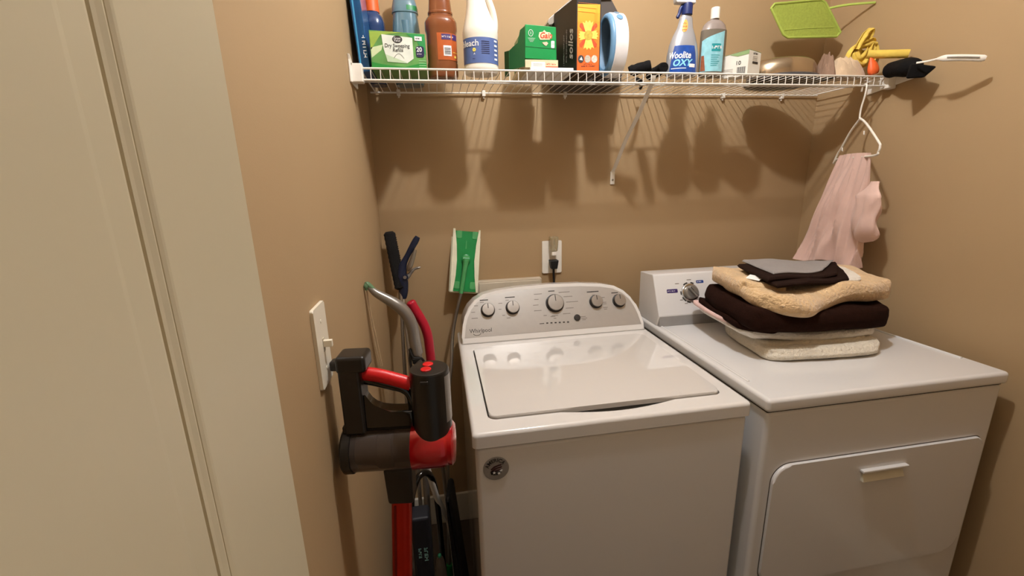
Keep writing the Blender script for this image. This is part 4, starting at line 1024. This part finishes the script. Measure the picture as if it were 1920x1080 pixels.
# ------------------------------------------------------------------ tools in the left corner
# green sweeper standing upside down
t = thing('green_sweeper', 'green floor sweeper standing head-up against the wall beside the washer', 'mop', (.17, -.30, 0))
HM = frame((.239, -.052, 1.068), (1, 0, -.12), (.030, .06, .232))
part('pad_cloth', G().prism(rrect(-.004, .106, -.004, .244, .008), .004, clothw, HM, z0=-.004), t)
side = [(.010, 0), (.106*.93, 0), (.095, .05), (.090, .12), (.095, .19), (.100, .240), (.006, .240), (.010, .19), (.016, .12), (.010, .05)]
hd_ = part('head', G().prism(rrect(.000, .104, .002, .240, .006), .006, greenp, HM, r=.002), t)
part('grip_edge', G().prism([(0, .0), (.010, .0), (.018, .06), (.020, .12), (.016, .18), (.008, .24), (0, .24)], .003, clothw, HM, z0=.006).prism([(.104, .0), (.104, .24), (.098, .24), (.090, .18), (.086, .12), (.090, .06), (.098, 0)], .003, clothw, HM, z0=.006), hd_, label='pale cloth wrapped over the edges')
for a, b in ((.014, .205), (.074, .205), (.014, .012), (.074, .012)): part('cloth_clip', G().prism(rrect(a, a+.020, b, b+.028, .004), .002, greenl, HM, z0=.0055, r=.001), hd_)
part('screw_slot', G().prism([(.050, .165), (.054, .165), (.054, .195), (.051, .197)], .001, greenl, HM, z0=.006), hd_)
jp = HM @ Vector((.054, .125, .022))
g = G().cyl(HM @ Vector((.042, .125, .012)), HM @ Vector((.066, .125, .012)), .011, greenp, n=20).cyl(HM @ Vector((.054, .125, .006)), jp, .013, greenl, n=20)
g.lathe([(.018, 0), (.018, .006), (.012, .009)], greenp, M=HM @ Matrix.Translation((.054, .125, .006)))
part('joint', g, t)
p1 = Vector((.280, -.062, 1.060)); g = G().tube([jp, jp.lerp(p1, .3), p1], [.011, .0085, .0080], greenl, 14)
part('socket', g, t)
part('pole', G().tube(smooth([p1, Vector((.242, -.080, .92)), Vector((.225, -.14, .79)), Vector((.200, -.20, .62)), Vector((.170, -.30, .03))], 5), .0062, alum, 12), t)
part('grip', G().tube([(.172, -.296, .065), (.169, -.302, .001)], [.012, .013], greenp, 14), t)
# black dust brush on pole
t = thing('dust_brush', 'black bristle brush on a pole standing in the left corner', 'brush', (.10, -.45, 0))
b0, b1 = Vector((.036, -.055, 1.303)), Vector((.062, -.085, 1.095))
g = G(); K = 26
ctr = [b0.lerp(b1, i/K) for i in range(K+1)]
g.tube(ctr, [.013]+[.0195+.0015*(i % 2) for i in range(1, K)]+[.011], bristle, 14)
for i in range(1, K, 1):
    c = ctr[i]; g.tube([c+Vector((.010, -.006, 0)), c+Vector((.0235, -.010, -.004))], [.0035, .0012], bristle, 5)
part('bristles', g, t)
part('pole', G().tube([b1, Vector((.059, -.14, .90)), Vector((.05, -.30, .003))], [.007, .0065, .0065], alum, 12), t)
# grabber
t = thing('reach_grabber', 'navy and grey pick-up grabber beside the black brush', 'grabber', (.13, -.48, 0))
g = G(); yb = -.085
g.tube(smooth([(.066, yb, 1.062), (.072, yb, 1.10), (.070, yb, 1.145), (.078, yb, 1.185), (.100, yb, 1.225), (.137, yb, 1.284)], 5), [1.22*q for q in (.011, .012, .013, .0135, .014, .014, .015, .016, .0165, .0165, .016, .015, .014, .013, .012, .011, .0095, .009, .0085, .008, .008, .0085, .009, .0095, .009, .007)], navyp, 14, flat=.8)
part('handle', g, t)
part('handle_inlay', G().tube(smooth([(.094, yb-.013, 1.165), (.108, yb-.014, 1.195), (.126, yb-.011, 1.240)], 5), [.004, .006, .008, .009, .0095, .009, .0085, .008, .007, .006, .004], alum, 12), t, label='light grey inlay')
part('trigger', G().tube(smooth([(.084, yb-.004, 1.135), (.098, yb-.004, 1.150), (.115, yb-.004, 1.168), (.138, yb-.004, 1.174)], 5), [.008]*5+[.006]*5+[.0045]*4+[.003, .002], silvp, 12), t)
part('pivot', G().cyl((.082, yb-.018, 1.143), (.082, yb+.002, 1.143), .011, navyp, n=20).cyl((.082, yb-.021, 1.143), (.082, yb-.017, 1.143), .006, silvp, n=16), t)
part('shaft', G().tube([(.068, yb, 1.065), (.082, -.19, .85), (.085, -.34, .003)], .0068, alum, 12), t)
# silver curved handle with green tip and strap
t = thing('curved_silver_handle', 'silver curved-grip stick with a green tip and hanging strap', 'stick', (.15, -.58, 0))
yc = -.455
hp2 = smooth([(.012, yc, 1.200), (.030, yc, 1.178), (.072, yc, 1.148), (.103, yc, 1.118), (.120, yc, 1.075), (.124, yc, 1.030), (.128, yc, .990)], 6)
nn = len(hp2)
part('grip', G().tube(hp2, [.006+.011*min(1, i/14) for i in range(nn)], silvp, 18), t)
part('tip', G().tube(smooth([(.026, yc, 1.184), (.012, yc-.001, 1.203), (.0075, yc-.004, 1.200), (.007, yc-.004, 1.188)], 5), [.0075]*8+[.006]*5+[.004]*3, mat('tip_green', '5f7f5c', .5), 12), t, label='green tip')
part('strap', G().tube(smooth([(.008, yc-.002, 1.190), (.012, yc+.0, 1.12), (.022, yc, 1.02), (.028, yc, .96)], 5), .0016, filt, 6).tube(smooth([(.007, yc-.002, 1.190), (.008, yc+.0, 1.12), (.015, yc, 1.02), (.024, yc, .96)], 5), .0014, filt, 6), t)
part('collar', G().tube([(.127, yc, .998), (.130, yc, .955)], .0135, silvp, 16), t)
g = G()
for k in range(4): g.tube(smooth([(.108+.004*k, yc-.012, 1.01-.012*k), (.118, yc-.018, .985-.006*k), (.140, yc-.016, .980), (.152, yc-.008, .955-.006*k)], 4), .0032, cordb, 8)
g.tube(smooth([(.112, yc-.008, 1.01), (.108, yc-.014, .975), (.112, yc-.014, .93)], 4), .004, cordb, 8)
part('wrapped_cord', g, t)
part('pole', G().tube([(.130, yc, .96), (.120, -.43, .5), (.110, -.41, .003)], .010, silvp, 14), t)
# red bent handle
t = thing('red_bent_handle', 'crimson bent handle rising behind the vacuum', 'handle', (.20, -.40, 0))
part('grip', G().tube(smooth([(.118, -.42, 1.138), (.128, -.42, 1.115), (.150, -.42, 1.068), (.160, -.42, 1.030), (.163, -.42, .985), (.166, -.42, .90)], 6), [.009, .0125]+[.0138]*29, crims, 18), t)
part('pole', G().tube([(.166, -.42, .905), (.178, -.30, .4), (.20, -.24, .003)], .008, alum, 12), t)
# white broom pole slanting low, grey bag, black bag, navy box, hose
o = thing('white_broom', 'pale slanted broom pole low between vacuum and washer', 'broom', (.19, -.25, 0))
part('pole', G().tube([(.128, -.50, .665), (.150, -.45, .50), (.182, -.38, .335)], .0095, whitep, 12), o)
part('grip', G().tube([(.181, -.382, .345), (.190, -.36, .255), (.197, -.345, .003)], [.0095, .010, .010], whitep, 12), o)
def blob(c, rx, ry, h, seed, m, taper=.5):
    g = G()
    def f(u, v):
        a = 2*pi*u; k = (1-(1-taper)*v)*(1 if v < .9 else sqrt(max(0, 1-((v-.9)/.1)**2))); e = 1+.18*noise.noise(Vector((cos(a)*1.7, sin(a)*1.7, seed+v*2.5)))
        return (c[0]+rx*k*e*cos(a), c[1]+ry*k*e*sin(a), c[2]+h*v)
    g.surf(f, 36, 24, m)
    g.add([f(i/36, 0) for i in range(36)], [list(range(36))], m); return g
gbg = mat('grey_bag', '6a5e52', .6, var=.1)
o = part('grey_bag', blob((.152, -.535, .002), .042, .050, .355, 3, gbg, .25), None, angle=80); tag(o, 'slim grey bag standing on the floor beside the washer', 'bag')
o = part('green_pin', G().lathe([(.001, -.006), (.005, -.004), (.006, 0), (.005, .004), (.001, .006)], mat('pin_green', '2f9a72', .4), (.152, -.545, .362)), None); tag(o, 'tiny green bead on top of the grey bag', 'bead')
bagm = mat('black_bag', '0c0c0e', .7, var=.15)
o = part('black_bag', G().hexa([(.205, -.60, .002), (.248, -.60, .002), (.248, -.36, .002), (.205, -.36, .002), (.178, -.52, .54), (.196, -.52, .54), (.210, -.42, .54), (.19, -.42, .54)], bagm, .012), None); tag(o, 'tall black bag squeezed against the washer side', 'bag')
t = thing('navy_package', 'dark navy package with pale teal lettering behind the vacuum tube', 'package', (.112, -.60, 0))
part('body', G().box(.088, .138, -.655, -.60, .001, .60, mat('navy_pack', '10131c', .5, var=.1), .008), t)
g = G(); M = frame((.131, -.6555, .505), (0, 0, -1), (1, 0, 0))
g.marks(5, .020, mat('ink_seafoam', '8fc0b8', .5), M @ Matrix.Translation((0, -.008, 0)), sxy=(.8, .8))
g.marks(4, .016, MATS['ink_seafoam'], M @ Matrix.Translation((0, -.024, 0)), sxy=(.8, .8))
part('lettering', g, t)
o = part('black_hose', G().tube(smooth([(.075, -.54, .46), (.082, -.54, .56), (.105, -.53, .63), (.135, -.50, .62), (.150, -.44, .50), (.155, -.42, .25), (.155, -.42, .010)], 7), .0095, gloss, 12), None)
tag(o, 'curved glossy black hose behind the vacuum tube', 'hose')

# ------------------------------------------------------------------ cordless vacuum (front plane local: x=s, y=-n, z)
vr = math.atan2(-.1, .99)
vc = thing('cordless_vacuum', 'black and red cordless stick vacuum hanging by the light switch', 'vacuum cleaner', (.03, -.90, 0), vr)
def vp(name, g, parent=None, **k): return part(name, g, parent or vc, world=False, **k)
# battery / rear block
bt = vp('battery', G().box(-.004, .034, -.024, .022, 1.030, 1.170, gunm, .006).box(-.006, .046, -.026, .024, 1.150, 1.181, gunm, .007))
vp('battery_latch', G().box(-.020, .0, -.012, .010, 1.150, 1.168, darkp, .004), bt)
# grip
gp = smooth([(.030, 0, 1.140), (.060, 0, 1.134), (.090, 0, 1.124), (.116, 0, 1.114)], 5)
vp('grip', G().tube(gp, [.0125]*len(gp), redm, 18, flat=.9), label='red grip')
gu = smooth([(.030, .002, 1.126), (.050, .002, 1.121), (.080, .002, 1.111), (.100, .002, 1.104), (.112, .002, 1.090), (.115, .002, 1.06)], 5)
vp('grip_underside', G().tube(gu, [.0075]*len(gu), gloss, 14))
# lower body bar with curved top
poly = [(.030, 1.036), (.118, 1.036), (.118, 1.070), (.100, 1.069), (.080, 1.070), (.062, 1.073), (.050, 1.079), (.042, 1.087), (.032, 1.104), (.030, 1.114)]
Mv = Matrix(((1, 0, 0, 0), (0, 0, -1, .012), (0, 1, 0, 0), (0, 0, 0, 1)))
ml = vp('body_bar', G().prism(poly, .030, gloss, Mv, r=.006, seg=3))
# motor cylinder
cm = G().lathe([(.034, 1.012), (.0355, 1.020), (.0355, 1.140), (.0335, 1.1435)], gunm, (.150, 0, 0), n=40)
mo = vp('motor_housing', cm)
vp('top_cap', G().lathe([(.0335, 1.1430), (.031, 1.1445), (.002, 1.1448)], gunm, (.150, 0, 0), n=40), mo)
for x_, y_ in ((.147, .012), (.146, -.010)): vp('button', G().lathe([(.0095, 1.1440), (.0095, 1.1465), (.008, 1.1475), (.001, 1.1476)], redm, (x_, y_, 0), n=24), mo)
vp('side_panel', G().lathe([(.0362, 1.045), (.0362, 1.135)], mat('panel_silver', '8e8984', .3, metal=.5), (.150, 0, 0), n=10, a0=radians(-38), a1=radians(5), cap=False), mo)
vp('panel_rib', G().box(.138, .152, -.0375, -.034, 1.128, 1.134, darkp, .001), mo)
# dust bin along x
XM = Matrix(((0, 0, 1, 0), (1, 0, 0, 0), (0, 1, 0, .990), (0, 0, 0, 1)))     # lathe axis -> x
def xl(prof, m, n=40, **k): return G().lathe([(r, s_) for s_, r in prof], m, M=XM, n=n, **k)
vp('bin_end_cap', xl([(-.012, .030), (-.014, .040), (-.010, .045), (.004, .045), (.005, .040)], gunm).box(-.010, .022, -.018, .018, 1.028, 1.045, gunm, .004))
vp('dust_bin', xl([(.003, .041), (.006, .0425), (.108, .0425), (.112, .041)], smoke), label='smoky transparent dust bin')
vp('bin_filter', xl([(.010, .020), (.045, .022), (.050, .026), (.075, .026), (.078, .020), (.110, .020)], filt))
vp('bin_frame', G().box(.004, .112, -.010, .010, 1.0275, 1.040, gunm, .003))
rc = vp('cyclone_cover', xl([(.110, .0415), (.111, .0445), (.165, .0435), (.176, .040), (.180, .035)], redgl))
vp('cover_end', xl([(.176, .0395), (.184, .0405), (.189, .034), (.191, .012), (.191, .001)], redgl), rc)
vp('intake_neck', G().hexa([(.058, -.022, .878), (.106, -.022, .876), (.106, .022, .876), (.058, .022, .878), (.055, -.024, .955), (.108, -.024, .955), (.108, .024, .955), (.055, .024, .955)], gunm, .006))
tb = G()
VA = Vector((.080, 0, .884)); VB = Vector((.034, -.060, .12)); vz = (VA-VB).normalized()
vx = Vector((1, 0, 0)); vx = (vx-vz*vx.dot(vz)).normalized(); vy = vz.cross(vx); VL = (VA-VB).length
VM = Matrix(((vx.x, vy.x, vz.x, VB.x), (vx.y, vy.y, vz.y, VB.y), (vx.z, vy.z, vz.z, VB.z), (0, 0, 0, 1)))
tb.lathe([(.0185, 0), (.0185, VL)], redtube, n=28, p=3.2, M=VM)
tube_ = vp('tube', tb, label='glossy red extension tube')
vp('tube_groove', G().box(-.0115, -.0070, -.0200, -.0175, .01, VL-.012, mat('groove_red', '7a1508', .4, metal=.4), .001, VM), tube_)
fh = vp('floor_head', G().box(-.010, .200, -.130, -.020, .0015, .060, gunm, .014).lathe([(.020, .05), (.022, .09), (.0195, .135)], gunm, (.034, -.060, 0)))
vp('roller_window', G().box(.005, .185, -.132, -.120, .018, .044, redgl, .004), fh)
